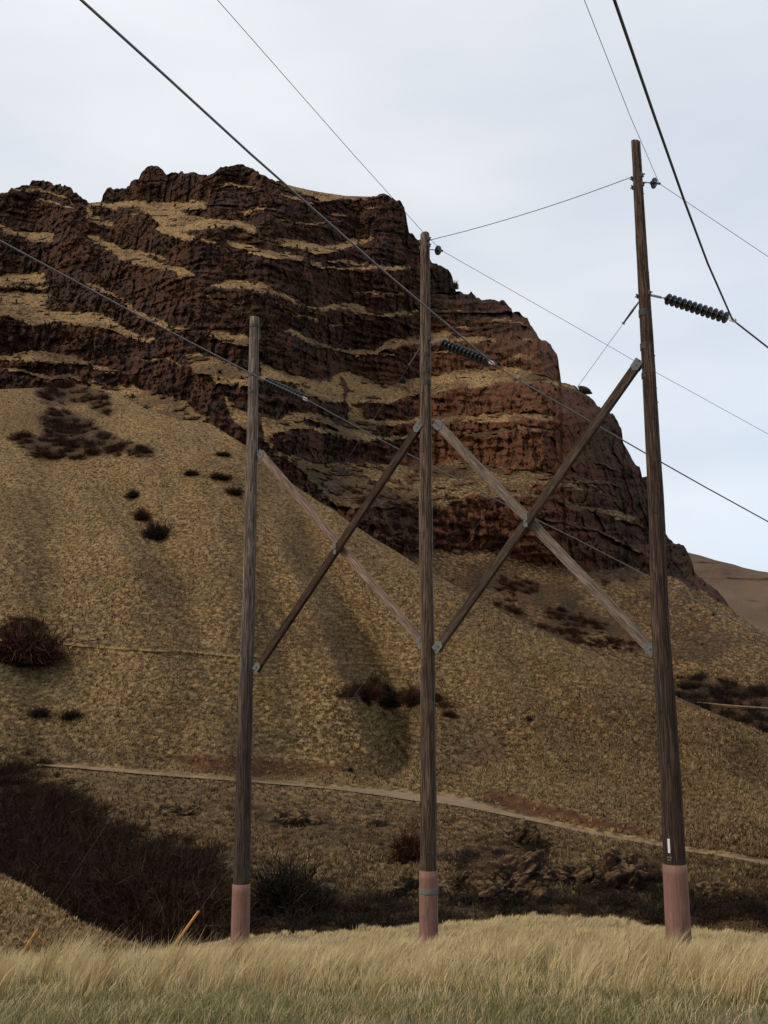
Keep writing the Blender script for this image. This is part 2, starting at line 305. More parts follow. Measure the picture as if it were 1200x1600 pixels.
def grid_faces(nr, nc):
    i = np.arange(nr*nc).reshape(nr, nc); return np.stack([i[:-1, :-1], i[:-1, 1:], i[1:, 1:], i[1:, :-1]], -1).reshape(-1, 4)
def poly_t(pts, xs):                                    # pixel polyline -> tangent of elevation as function of X/Y
    P = np.array(pts, float); x, t = ray(P[:, 0], P[:, 1]); o = np.argsort(x, kind='stable'); return np.interp(xs, x[o], t[o])

class Layer:
    def __init__(s, name, nx, nr, xr, bot, top, d0, slope, blur, disp, attrs, m, back, skirt=0., drift=1.):
        xs = np.linspace(xr[0], xr[1], nx); tb = poly_t(bot, xs)-skirt; tt = poly_t(top, xs)
        NT = 620; T = np.linspace(tb.min()-.002, tt.max()+.002, NT); dt = T[1]-T[0]
        XX, TT = np.meshgrid(xs, T); u, v = pix(XX, TT)
        S = slope(u, v, XX, TT); G = 1/np.maximum(S-TT, .07); G = np.where(TT < tb[None, :], 0, G)
        L = np.cumsum(G, 0)*dt + np.log(d0(xs))[None, :]; L = blur1(L, blur, 1, 3)
        if drift < 1:
            La = blur1(L, 110, 1, 2); Dl = L-La; lo = blur1(Dl, 12, 0, 2); L = La+drift*lo+(Dl-lo)
        r = np.linspace(0, 1, nr)[:, None]; t = tb+r*(tt-tb); x = np.broadcast_to(xs, t.shape)
        fi = np.clip((t-T[0])/dt, 0, NT-1.01); i = fi.astype(int); f = fi-i; c = np.arange(nx)[None, :]
        Lr = L[i, c]*(1-f)+L[i+1, c]*f
        u, v = pix(x, t); Y = np.exp(Lr)
        dL, dx, dtt, A = disp(u, v, x, t, Y)
        Y = Y*np.exp(dL); s.xs, s.tb, s.tt, s.Y, s.nx, s.nr = xs, tb, tt, Y, nx, nr
        P = np.stack([(x+dx)*Y, Y, (t+dtt)*Y], -1)
        last = P[-1]; rows = [P]
        for dy, dz in back:
            q = last.copy(); dirn = np.stack([xs, np.ones(nx)], -1); dirn /= np.linalg.norm(dirn, axis=1)[:, None]
            q[:, :2] += dirn*dy; q[:, 2] += dz; rows.append(q[None])
        P = np.concatenate(rows, 0); At = {k: np.concatenate([a]+[a[-1:]]*len(back), 0) for k, a in A.items()}
        me = raw_mesh(name, P.reshape(-1, 3), [grid_faces(P.shape[0], nx)], True, At)
        s.P = P; s.ob = link(name, me, m, kind='structure')
    def surf(s, u, v):                                  # surface point under a photo pixel
        x, t = ray(u, v); c = np.clip((x-s.xs[0])/(s.xs[-1]-s.xs[0])*(s.nx-1), 0, s.nx-1.001); ci = int(c)
        r = np.clip((t-s.tb[ci])/(s.tt[ci]-s.tb[ci])*(s.nr-1), 0, s.nr-1.001); return Vector(s.P[int(r), ci])

ridge = [(-500,600),(-100,606),(0,608),(60,606),(120,600),(180,612),(230,640),(280,655),(330,662),(345,672),(390,700),(430,738),(470,765),(500,785),(520,795),(540,812),(580,838),(620,862),(660,888),(730,925),(800,965),(900,1008),(1000,1050),(1060,1090),(1130,1120),(1200,1148),(1500,1240)]
skyline = [(-500,330),(-100,306),(0,301),(12,300),(18,293),(45,292),(50,284),(62,284),(78,286),(84,292),(90,288),(100,288),(113,295),(120,303),(128,313),(140,317),(158,315),(160,305),(168,293),(178,292),(186,297),(193,297),(202,293),(204,286),(216,280),(220,271),(230,262),(238,257),(250,264),(260,269),(272,267),(290,270),(310,270),(330,268),(345,261),(360,257),(380,259),(400,267),(415,275),(420,281),(450,289),(475,295),(500,300),(540,306),(575,307),(590,304),(600,302),(612,309),(625,317),(632,328),(636,345),(639,362),(650,371),(656,379),(662,392),(675,411),(690,413),(700,420),(707,435),(713,455),(725,460),(733,460),(736,456),(740,462),(745,467),(765,467),(785,472),(800,484),(801,490),(812,489),(822,500),(835,520),(845,528),(860,537),(870,552),(874,575),(876,596),(885,598),(900,602),(925,622),(933,632),(942,637),(958,646),(966,657),(971,670),(974,690),(980,702),(988,718),(1000,730),(1003,746),(1012,748),(1015,800),(1022,830),(1040,832),(1045,842),(1052,850),(1068,854),(1075,866),(1082,880),(1085,895),(1092,903),(1108,915),(1120,925),(1128,935),(1138,948),(1162,968),(1185,982),(1200,993),(1500,1160)]
road = [(57,1194,1.2),(125,1198,2.2),(187,1203,2.6),(250,1209,2.2),(300,1213,1.7),(380,1219,1.3),(450,1225,1.3),(520,1231,1.6),(587,1237,4.5),(657,1246.5,5.5),(700,1249,7),(750,1260,5.5),(800,1273,3),(850,1284,2.4),(925,1301,2.3),(1000,1314,2),(1070,1328,2),(1130,1336,2),(1200,1349,2.6),(1260,1360,3)]
RD = np.array(road)

# ------------------------------------------------------------------ the near grassy hillside
def tri(x): return np.abs(x)
def slopeB(u, v, x, t):
    s = np.interp(v, [600, 900, 1100, 1160, 1215, 1235, 1300, 1400, 1520], [.62, .60, .56, .5, .22, .10, .07, .05, .04])
    rv = np.interp(u, RD[:, 0], RD[:, 1]); k = np.exp(-((v-rv-0)/7)**2)
    s = s*(1-.0*k); cut = samp(DI_MAP, u, v); s = np.maximum(s, cut*.9)
    s = s+samp(BRUSH_SHADE_MAP, u, v)*0
    wob = fbm(x*22, t*26, 0*x, 4, 3)*ss(1190, 1240, v)+vnoise(x*6+3, t*9, 0*x, 3)*(1-ss(1190, 1240, v)); low = ss(1210, 1260, v)
    s = s+low*np.maximum(wob, 0)*.45+(1-low)*wob*.06
    return np.maximum(s, t+.12)
def gullies(u, v):
    L = 0
    for pts, wd, amp in (([(480,820),(530,930),(578,1030),(606,1100),(616,1200)], 36, .070), ([(0,700),(180,760),(330,900),(400,1060),(480,1200)], 55, .022), ([(760,960),(850,1100),(980,1250)], 42, .024), ([(200,780),(270,900),(330,1050),(380,1170)], 32, .024)):
        P = np.array(pts, float); c = np.interp(v, P[:, 1], P[:, 0]); f = ss(P[0, 1]-60, P[0, 1]+40, v)*(1-ss(P[-1, 1]-20, P[-1, 1]+60, v))
        L = L+amp*f*np.exp(-((u-c)/wd)**2)
    for pts, wd, amp in (([(430,840),(492,965),(535,1060),(590,1196)], 22, -.042), ([(700,925),(790,1060),(900,1200)], 45, -.022), ([(880,1020),(980,1130),(1100,1290)], 50, -.022), ([(300,700),(330,860),(400,1010),(440,1150)], 28, -.020), ([(100,760),(200,900),(260,1100)], 40, -.020)):
        P = np.array(pts, float); c = np.interp(v, P[:, 1], P[:, 0]); f = ss(P[0, 1]-60, P[0, 1]+40, v)*(1-ss(P[-1, 1]-20, P[-1, 1]+30, v))
        L = L+amp*f*np.exp(-((u-c)/wd)**2)
    sk = (u+0.0)-.62*(v-900)
    L = L+.010*(1-ss(1190, 1230, v))*(np.abs(vnoise(sk/46, v/260, 0*u, 7))-.3)+.005*(1-ss(1190, 1230, v))*(np.abs(vnoise(sk/19, v/120, 0*u, 8))-.3)
    return L
def dispB(u, v, x, t, Y):
    X = x*Y; Z = t*Y; q = np.hypot(Y, Z*1.0)+Z*.5
    lo_ = ss(1200, 1225, v); qq = Z/.46*(1-lo_)+q/1.5*lo_; w1, w2, cid = worley2(X/.85+.4*vnoise(X*.9, Z*1.8, 0*X, 5), qq, 4); tz = ss(.62, .18, w1)*(.45+.55*cid)
    w3, _, cid3 = worley2(X/.5, qq*1.7, 9); tz = np.maximum(tz, .6*ss(.6, .2, w3)*cid3)
    patch = ss(-.35, .5, fbm(X/26, q/26, 0*X, 4, 8)); tz = tz*(.55+.45*patch)
    br = samp(BRUSH_SHADE_MAP, u+6*vnoise(X/5, q/5, 0*X, 1), v+5*vnoise(X/5, q/5, 0*X, 2)); di = samp(DI_MAP, u+3*vnoise(X/3, q/3, 0*X, 1), v+3*vnoise(X/3, q/3, 0*X, 2))
    tv = np.interp(u, [60, 120, 200, 300, 420, 560, 700, 850, 1000], [1001, 1008, 1013, 1020, 1028, 1036, 1046, 1058, 1075])+2*vnoise(u/40, 0*u, 0*u, 3); tk = np.exp(-((v-tv)/2.0)**2)*ss(50, 110, u)*(.35+.65*ss(420, 300, u)); tb_ = np.exp(-((v-tv+6)/3.0)**2)*ss(50, 110, u)*ss(600, 300, u)
    rv = np.interp(u, RD[:, 0], RD[:, 1]); rw = np.interp(u, RD[:, 0], RD[:, 2]); onr = np.exp(-(np.maximum(np.abs(v-rv)-rw, 0)/2.5)**2)
    nz = fbm(X/14, q/14, 0*X, 4, 12)*1.1+fbm(X/45, q/45, 0*X, 3, 31)*2.2
    # rocky outcrops below the road
    oc = np.zeros_like(u); lowz = ss(1262, 1300, v)
    nz = nz+lowz*(1.5*np.maximum(fbm(X/6, q/9, 0*X, 4, 17), -.1)+.5*fbm(X/2.2, q/3, 0*X, 3, 18))
    for cu, cv, su, sv in ():
        oc = np.maximum(oc, np.exp(-((u-cu)/su)**2-((v-cv)/sv)**2))
    on = fbm(X/2.2, q/2.2, Z/2.2, 4, 14); oc = ss(.30, .62, oc+.45*on)
    dz = (tz*.34*(1-.8*onr)*(1-.6*di)+nz*(1-onr)*.5*ss(0, 20, np.abs(v-rv)))
    dz = dz+oc*(1.6+3.6*fbm(X/2.4, q/4, Z/1.6, 4, 15)+.8*fbm(X/.9, q/1.4, Z/.8, 3, 16))+br*(.5+1.2*fbm(X/3, q/3, 0*X, 3, 19))
    rgt = poly_t(ridge, x)-t; edge = .035*np.exp(-rgt/.012)*ss(360, 480, u)
    dL = -dz*.8/Y+gullies(u, v)+edge-.006*tk
    br = np.clip(br+.55*tb_-.6*tk, 0, 1); tz = np.clip(tz+.8*tk, 0, 1)
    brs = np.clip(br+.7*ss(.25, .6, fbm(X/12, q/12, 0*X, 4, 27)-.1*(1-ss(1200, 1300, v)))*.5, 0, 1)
    gr = np.clip(samp(GR_MAP, u, v)+.35*ss(1000, 1250, v)*ss(700, 100, u)+.35*ss(.2, .6, fbm(X/8, q/8, 0*X, 3, 41)), 0, 1)
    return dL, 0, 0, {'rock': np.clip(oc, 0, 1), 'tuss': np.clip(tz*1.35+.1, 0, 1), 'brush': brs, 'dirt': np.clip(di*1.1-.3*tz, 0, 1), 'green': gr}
bot = [(-500,1500),(1700,1500)]
B = Layer('hillside', 1350, 1000, (-.60, .60), bot, ridge, lambda xs: 56+0*xs, slopeB, 14, dispB, None, M_HILL, [(1.5,-.5),(5,-3),(14,-9),(30,-20),(60,-45)], drift=.35)

# ------------------------------------------------------------------ the cliffs behind
Yr = B.Y[-1]
def d0C(xs):
    u, _ = pix(xs, .2+0*xs); k = np.interp(u, [-400, 300, 400, 520, 660, 900, 1200, 1500], [1.03, 1.03, 1.08, 1.18, 1.30, 1.45, 1.6, 1.7])
    return blur1(np.interp(xs, B.xs, Yr), 40, 0)*k
def rockmap(u, v, x, t):
    wu = 5*fbm(x*90, t*90, 0*x, 3, 2); wv = 4.5*fbm(x*110, t*160, 0*x, 3, 6)
    wv = wv+1.6*fbm(x*420, t*420, 0*x, 2, 9); g = samp(G_MAP, u+wu, v+wv); n = fbm(x*130, t*220, 0*x, 3, 16)
    g = ss(.24, .50, g+.16*n*np.clip(1.5-np.abs(g-.6)*2, 0, 1)); return 1-g
def slopeC(u, v, x, t):
    R = rockmap(u, v, x, t); var = fbm(x*14, t*30, 0*x, 3, 21)
    sr = np.exp(1.05+.15*var); sg = np.maximum(.64, t+.17)
    return sg+(np.maximum(sr, t+.9)-sg)*R
SKY = np.array(skyline, float)
def dispC(u, v, x, t, Y):
    X = x*Y; Z = t*Y; R = rockmap(u, v, x, t)
    wx = 2.5*fbm(X/9, Z/9, 0*X, 3, 51)
    b1 = fbm((X+wx)/22, Y/22, Z/25, 4, 52)                       # buttresses
    w1, w2, cid = worley2((X+wx)/3.1, (Y+Z*.12)/6, 55)            # columns
    wz, wz2, cidz = worley2((X+wx)/5.5, Z/3.2, 56)              # blocks and steps
    b3 = fbm(X/2.2, Y/4, Z/2.2, 4, 57)
    rid = 1-np.abs(fbm(X/7, Y/14, Z/12, 3, 61)); crack = ss(.1, 0, w2-w1)
    bed = fbm(X/16, Y/30, Z/2.6, 3, 59)+.7*vnoise(X/40, 0*X, Z/1.3, 60); c2 = worley2((X+.5*wx)/1.5, Z/9, 62); dz = R*(b1*4.2+bed*.8+(c2[2]-.5)*2.3-ss(.12, 0, c2[1]-c2[0])*.6+(cidz-.5)*1.3*ss(0, .35, wz2-wz)+b3*1.3+fbm(X/1.1, Y/2, Z/1.3, 3, 58)*.5-(rid-.8)*.8)
    q = np.hypot(Y, Z)+Z*.4; tw, _, tcid = worley2(X/1.1, q/1.1, 63); tz = ss(.62, .2, tw)*(.4+.6*tcid)
    nz = fbm(X/10, q/10, 0*X, 4, 64)
    clump = ss(.26, .42, fbm(X/3.2, q/5, Z/2.2, 4, 66)+.10*ss(640, 720, v))*(1-R)*ss(.2, .6, 1-R)*(1-.85*ss(850, 890, v))
    dg = (1-R)*(tz*.3+nz*1.1+clump*1.3)
    # turn the flank away towards the right-hand skyline
    o = np.argsort(SKY[:, 1], kind='stable'); m = SKY[:, 0][o] > 590
    ue = np.interp(v, SKY[:, 1][o][m], SKY[:, 0][o][m]); e = np.maximum(ue-u, 0)
    turn = .16*np.exp(-e/70)*ss(600, 760, u)*ss(330, 520, v)
    turn += .06*np.exp(-((u-580)/95)**2)*ss(420, 600, v)*(1-ss(700, 800, v))        # the bowl
    turn -= .05*np.exp(-((u-840)/75)**2)*ss(520, 640, v)*(1-ss(820, 900, v))
    turn += .02*np.exp(-((u-150)/60)**2)*(1-ss(330, 480, v))
    dL = turn-dz/Y*1.0-dg/Y
    br = samp(BRUSH_SHADE_MAP, u+7*vnoise(X/5, Z/5, 0*X, 1), v+5*vnoise(X/5, Z/5, 0*X, 2)); dL = dL-br*(.6+1.5*fbm(X/3, Z/3, 0*X, 3, 19))/Y
    top = ss(.02, 0., poly_t(skyline, x)-t); jit = R*top
    dtt = jit*(fbm(X/3.2, Y/9, 0*X, 4, 71)*1.6+(worley2(X/4.5, 0*X, 72)[2]-.5)*.6)/Y
    dtt = dtt+R*.0012*fbm(X/3, Z/3, 0*X, 3, 73)
    dx = R*.0016*fbm(X/4, Z/3, Y/8, 3, 74)
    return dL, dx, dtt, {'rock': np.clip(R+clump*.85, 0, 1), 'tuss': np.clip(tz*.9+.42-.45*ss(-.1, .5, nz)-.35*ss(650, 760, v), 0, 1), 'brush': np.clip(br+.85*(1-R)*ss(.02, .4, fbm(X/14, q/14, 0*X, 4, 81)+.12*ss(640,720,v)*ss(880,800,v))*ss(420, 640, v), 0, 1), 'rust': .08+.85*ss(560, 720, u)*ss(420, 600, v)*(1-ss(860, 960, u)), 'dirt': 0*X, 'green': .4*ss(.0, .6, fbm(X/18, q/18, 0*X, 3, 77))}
Cl = Layer('cliff_hill', 1500, 1150, (-.60, .60), ridge, skyline, d0C, slopeC, 15, dispC, None, M_CLIFF, [(1,-.3),(4,-1),(15,-3),(60,-12),(200,-60)], skirt=.045, drift=.3)

# ------------------------------------------------------------------ far hill
def slopeD(u, v, x, t): return .42+.55*ss(.1, .4, fbm(x*7, t*220+x*25, 0*x, 3, 5))
def dispD(u, v, x, t, Y):
    X = x*Y; Z = t*Y; st = ss(.28, .42, fbm(X/70, Z/5+X/60, 0*X, 4, 91))*ss(.0, .25, fbm(X/60, Z/60, 0*X, 3, 95)+.15)
    n = fbm(X/60, Y/60, Z/60, 5, 92); r = 1-np.abs(fbm(X/110+Z/80, Y/200, Z/200, 3, 93))
    return (n*16+r*45-st*2.5)/Y*-1., 0, 0, {'rock': st*.55, 'tuss': np.clip(.6+n*.5, 0, 1), 'brush': .6*ss(.1, .5, fbm(X/40, Z/40, 0*X, 4, 94)), 'dirt': 0*X, 'green': 0*X}
D = Layer('far_hill', 500, 260, (.20, .62), [(900,1120),(1700,1140)], [(700,800),(960,846),(1070,862),(1095,868),(1117,875),(1147,882),(1162,887),(1185,892),(1200,894),(1700,990)], lambda xs: 620+0*xs, slopeD, 4, dispD, None, M_FAR, [(30,-2),(200,-60)])

# ------------------------------------------------------------------ near ground the poles stand on
crest = [(-900,1530),(-100,1532),(0,1524),(100,1512),(250,1498),(375,1471),(500,1464),(640,1455),(700,1449),(830,1438),(960,1441),(1010,1456),(1130,1463),(1300,1474),(2200,1500)]
Pc = np.array(crest, float); xc_, tc_ = ray(Pc[:, 0], Pc[:, 1])
def ground_z(X, Y):
    X = np.asarray(X, float); Y = np.asarray(Y, float); Ys = np.maximum(Y, .5); x = np.clip(X/np.maximum(Ys, 4), -.75, .75)
    Tc = -np.interp(x, xc_, tc_); Yc = 42.
    Tb = np.interp(Ys, [5.9, 8, 10, 13, 16, 20, 26, 34, 42], [.2715, .2555, .2440, .2315, .2235, .2140, .2045, .1955, .1885])
    T = Tb+ss(8, 34, Ys)*(Tc-.1885); z = np.where(Ys < 5.9, -1.602, -Ys*T)
    z = np.where(Ys > Yc, -Yc*Tc-.10*(Ys-Yc)-.45*np.maximum(Ys-Yc-2, 0), z)
    z = z+.05*fbm(X/1.3, Y/1.3, 0*X, 3, 3)+.10*fbm(X/5, Y/5, 0*X, 2, 4)*ss(4, 12, Y)
    return np.maximum(z, -22+2*fbm(X/20, Y/20, 0*X, 2, 9))
gx = np.concatenate([np.linspace(-120, -28, 60), np.linspace(-27.8, 27.8, 520), np.linspace(28, 120, 60)]); gy = np.concatenate([np.linspace(-60, 3, 60), np.linspace(3.1, 50, 560), np.linspace(50.3, 95, 60)])
GX, GY = np.meshgrid(gx, gy); GZ = ground_z(GX, GY)
m, t, b = mat('ground_soil'); v = objvec(t); b.inputs['Roughness'].default_value = 1
t.links.new(mixc(t, noise(t, v, 1.2, 5, .6, .35, .65), (.10, .085, .04), (.17, .12, .062)), b.inputs['Base Color']); bump(t, b, noise(t, v, 14, 5, .7), .8, .06); M_SOIL = m
link('ground', raw_mesh('ground', np.stack([GX, GY, GZ], -1).reshape(-1, 3), [grid_faces(len(gy), len(gx))]), M_SOIL, kind='structure')
n_ = 96; ang = np.linspace(0, 2*np.pi, n_, endpoint=False); V = [(0, 0, -24)]+[(r*math.cos(a), r*math.sin(a), -24-.0*r) for r in (40, 150, 600, 2500, 9000) for a in ang]
F3 = [(0, 1+i, 1+(i+1) % n_) for i in range(n_)]; F4 = [(1+k*n_+i, 1+(k+1)*n_+i, 1+(k+1)*n_+(i+1) % n_, 1+k*n_+(i+1) % n_) for k in range(4) for i in range(n_)]
link('valley_floor', raw_mesh('valley_floor', np.array(V), [F3, F4]), M_SOIL, kind='structure')

# left mound just beyond the crest
mtop = [(-700,1330),(-100,1352),(0,1368),(40,1384),(60,1398),(95,1424),(130,1446),(180,1466),(215,1478),(245,1490),(300,1512),(500,1560)]
def dispM(u, v, x, t, Y):
    X = x*Y; w1, w2, cid = worley2(X/.42, Y/.42, 33); tz = ss(.62, .15, w1)*(.4+.6*cid); nz = fbm(X/3, Y/3, 0*X, 3, 35)
    return -(tz*.22+.35*nz)/Y, 0, 0, {'rock': 0*X, 'tuss': np.clip(tz*1.3+.12, 0, 1), 'brush': .55*ss(.15, .6, fbm(X/2.2, Y/2.2, 0*X, 3, 37)), 'dirt': 0*X, 'green': 0*X}
Mo = Layer('grassy_mound', 420, 260, (-.62, -.06), [(-700,1580),(600,1580)], mtop, lambda xs: 43+0*xs, lambda u, v, x, t: .22+0*u, 6, dispM, None, M_MOUND, [(.5,-.05),(2,-.5),(6,-3),(15,-10)])

# ------------------------------------------------------------------ dirt road on the hillside
rows = []; uu = np.arange(57, 1262, 3.)
for k in (-1, -.5, 0, .5, 1):
    line = []
    for u_ in uu:
        rv = np.interp(u_, RD[:, 0], RD[:, 1]); rw = np.interp(u_, RD[:, 0], RD[:, 2]); p = B.surf(u_, rv-k*rw)
        line.append(p)
    rows.append(line)
RP = np.array([[tuple(p) for p in l] for l in rows]); RP[..., 1] = blur1(RP[..., 1], 2, 1); RP[..., 0] = blur1(RP[..., 0], 1, 1, 1); RP[..., 2] = blur1(RP[..., 2], 2, 1)
RP *= .994
m, t, b = mat('packed_dirt'); v = objvec(t); b.inputs['Roughness'].default_value = 1
t.links.new(mixc(t, noise(t, v, .8, 5, .6, .3, .7), (.125, .076, .040), (.185, .118, .063)), b.inputs['Base Color'])
link('dirt_road', raw_mesh('dirt_road', RP.reshape(-1, 3), [grid_faces(5, len(uu))]), m, kind='structure')
# second track in the side valley, far right
uu2 = np.arange(1085, 1290, 4.); RP2 = np.array([[tuple(Cl.surf(u_, np.interp(u_, [1085, 1130, 1200, 1290], [1096, 1101, 1106, 1110])-k*.7)) for u_ in uu2] for k in (-1, 1)])
RP2 = blur1(RP2, 2, 1)*.992
link('dirt_track', raw_mesh('dirt_track', RP2.reshape(-1, 3), [grid_faces(2, len(uu2))]), m, kind='structure')

# ------------------------------------------------------------------ grass
def leaf_mat(name, trans=.35):
    m, t, b = mat(name); a = attr(t, 'tone'); g = attr(t, 'greenness')
    c = mixc(t, a, (.34, .235, .105), (.62, .49, .27)); c = mixc(t, g, c, mixc(t, a, (.042, .060, .017), (.125, .140, .045)))
    t.links.new(c, b.inputs['Base Color']); b.inputs['Roughness'].default_value = .8; b.inputs['Specular IOR Level'].default_value = .15
    tr = nd(t, 'ShaderNodeBsdfTranslucent', i_Color=c); ms = nd(t, 'ShaderNodeMixShader', i_0=trans, i_1=b.outputs[0], i_2=tr.outputs[0])
    t.links.new(ms.outputs[0], t.nodes['Material Output'].inputs[0]); return m
M_GRASS = leaf_mat('dry_grass_blade')
def blades(name, X, Y, Z, H, Wd, lean, tone, grn, curl=.5, wind=(.38, .0), mt=None):
    n = len(X); a = RNG.uniform(0, 2*np.pi, n); dirx, diry = np.cos(a)*lean+wind[0], np.sin(a)*lean+wind[1]
    sx, sy = np.cos(a+1.57+RNG.normal(0, .6, n)), np.sin(a+1.57)*.6; nl = np.hypot(sx, sy); sx /= nl; sy /= nl
    k1, k2 = .5, 1.
    def pt(k, side, wf): return np.stack([X+dirx*H*k**1.6+side*sx*Wd*wf, Y+diry*H*k**1.6+side*sy*Wd*wf, Z+H*k*(1-.18*curl*k)], -1)
    V = np.stack([pt(0, -1, 1), pt(0, 1, 1), pt(k1, -1, .8), pt(k1, 1, .8), pt(k2, 0, 0)], 1).reshape(-1, 3)
    i = np.arange(n)*5; Q = np.stack([i, i+1, i+3, i+2], -1); Tr = np.stack([i+2, i+3, i+4], -1)
    me = raw_mesh(name, V, [Q, Tr], True, {'tone': np.repeat(tone, 5), 'greenness': np.repeat(grn, 5)})
    return link(name, me, mt or M_GRASS, kind='stuff')
def scatter(n, y0, y1, p):
    Y = (y0**p+RNG.random(n)*(y1**p-y0**p))**(1/p); X = RNG.uniform(-1, 1, n)*(Y*.42+.8); return X, Y
# bunches: blade roots gather on clump centres
n = 700000; X, Y = scatter(n, 5.2, 48.5, 1.1)
cell = .62; w1, w2, cid = worley2(X/cell, Y/cell, 101)
ci, cj = np.floor(X/cell), np.floor(Y/cell); pull = np.clip(RNG.normal(.0, .5, n), -1, 1)
dens = fbm(X/1.7, Y/1.7, 0*X, 3, 103); meadow = ss(8.3, 12.0, Y+3.2*fbm(X/2.2, Y/2.8, 0*X, 3, 104))
keep = (RNG.random(n) < (.06+.94*ss(.50, .15, w1))*(.28+.72*ss(.18, .34, cid))*(.30+.70*np.maximum(meadow*ss(-.45, -.05, dens), ss(.1, .5, dens)*.8))) & (RNG.random(n) < .62+.38*ss(-.5, .3, dens))
X, Y, w1, cid, dens, meadow = X[keep], Y[keep], w1[keep], cid[keep], dens[keep], meadow[keep]; n = len(X)
Z = ground_z(X, Y)-.01
H = .86*(.07+.08*meadow+.27*cid*(.35+.65*meadow))*(.7+.6*RNG.random(n))*(1-.35*ss(.2, .6, w1))*(1+.22*dens)*np.interp(Y, [5, 9, 14, 25, 34, 45], [.75, 1.0, 1.0, .9, .75, .62])*(1-.35*ss(24, 34, Y)*ss(0, -.15, X/Y))
Wd = np.interp(Y, [5, 12, 25, 45], [.0022, .0042, .008, .0125])*(.7+.6*RNG.random(n))
tone = np.clip(.52+.30*RNG.normal(0, 1, n)+.7*(cid-.5)+.5*dens, 0, 1); gn = np.clip(((RNG.random(n) < .25*(1-meadow)+.05).astype(float))+ss(.25, .6, -dens)*.25, 0, 1)
blades('meadow_grass', X, Y, Z, H, Wd, .24+1.15*w1, tone, gn, wind=(.20+.22*fbm(X/3, Y/3, 0*X, 2, 130), .04))
nc = 620; cy = 8+RNG.random(nc)**1.2*37; cx = RNG.uniform(-1, 1, nc)*(cy*.42+.8); k_ = RNG.random(nc) < .25+.75*ss(-.2, .3, fbm(cx/3, cy/3, 0*cx, 2, 140)); cx, cy = cx[k_], cy[k_]; nb_ = 85
cs = .7+.6*RNG.random(len(cx)); rr_ = np.abs(RNG.normal(0, .10, (len(cx), nb_))); aa_ = RNG.uniform(0, 6.283, rr_.shape); X = (cx[:, None]+rr_*np.cos(aa_)*cs[:, None]).ravel(); Y = (cy[:, None]+rr_*np.sin(aa_)*cs[:, None]).ravel(); n = len(X)
far_ = np.interp(Y, [8, 20, 34, 47], [1, .95, .7, .55])*(1-.3*ss(24, 34, Y)*ss(0, -.15, X/Y)); csb = np.repeat(cs, nb_)
blades('bunchgrass', X, Y, ground_z(X, Y)-.01, (.24+.24*RNG.random(n))*csb*far_, np.interp(Y, [5, 12, 25, 45], [.0026, .0045, .0085, .013])*(.7+.6*RNG.random(n)), .16+1.9*rr_.ravel(), np.clip(np.repeat(RNG.uniform(.35, .95, len(cx)), nb_)+.2*RNG.normal(0, 1, n), 0, 1), np.zeros(n), wind=(.36, .04))
n = 330000; Y = 4+RNG.random(n)*38; X = (Y*.40+RNG.random(n)*11)*np.sign(RNG.random(n)-.5)
w1, w2, cid = worley2(X/cell, Y/cell, 101); keep = RNG.random(n) < (.06+.94*ss(.50, .15, w1))*(.28+.72*ss(.18, .34, cid)); X, Y, w1, cid = X[keep], Y[keep], w1[keep], cid[keep]; n = len(X)
blades('side_grass', X, Y, ground_z(X, Y)-.01, .86*(.15+.27*cid)*(.7+.6*RNG.random(n)), np.interp(Y, [5, 12, 25, 45], [.004, .006, .010, .0135])*(.7+.6*RNG.random(n)), .24+1.15*w1, np.clip(.52+.3*RNG.normal(0, 1, n)+.7*(cid-.5), 0, 1), (RNG.random(n) < .15).astype(float), wind=(.2, .04))
# short green undergrowth
n = 260000; X, Y = scatter(n, 5.0, 32, 1.0); dens = fbm(X/1.1, Y/.7, 0*X, 3, 113); keep = RNG.random(n) < .2+.8*ss(-.3, .35, dens); X, Y, dens = X[keep], Y[keep], dens[keep]; n = len(X)
blades('green_grass', X, Y, ground_z(X, Y)-.01, (.05+.07*RNG.random(n))*(1+.4*dens), np.interp(Y, [5, 20, 32], [.0022, .007, .011])*np.ones(n), .7, RNG.random(n), np.clip(.66+.30*RNG.normal(0, 1, n), 0, 1), wind=(.2, 0))
# tufts on the mound
idx = RNG.random((45000, 2)); r_ = (idx[:, 0]*(Mo.nr-1)).astype(int); c_ = (idx[:, 1]*(Mo.nx-1)).astype(int); P = Mo.P[r_, c_]; n = len(P)
blades('mound_grass', P[:, 0]+RNG.normal(0, .06, n), P[:, 1]+RNG.normal(0, .1, n), P[:, 2]-.02, .10+.16*RNG.random(n), np.full(n, .014), .6, np.clip(.30+.3*RNG.normal(0, 1, n), 0, 1), np.zeros(n), wind=(.25, 0))

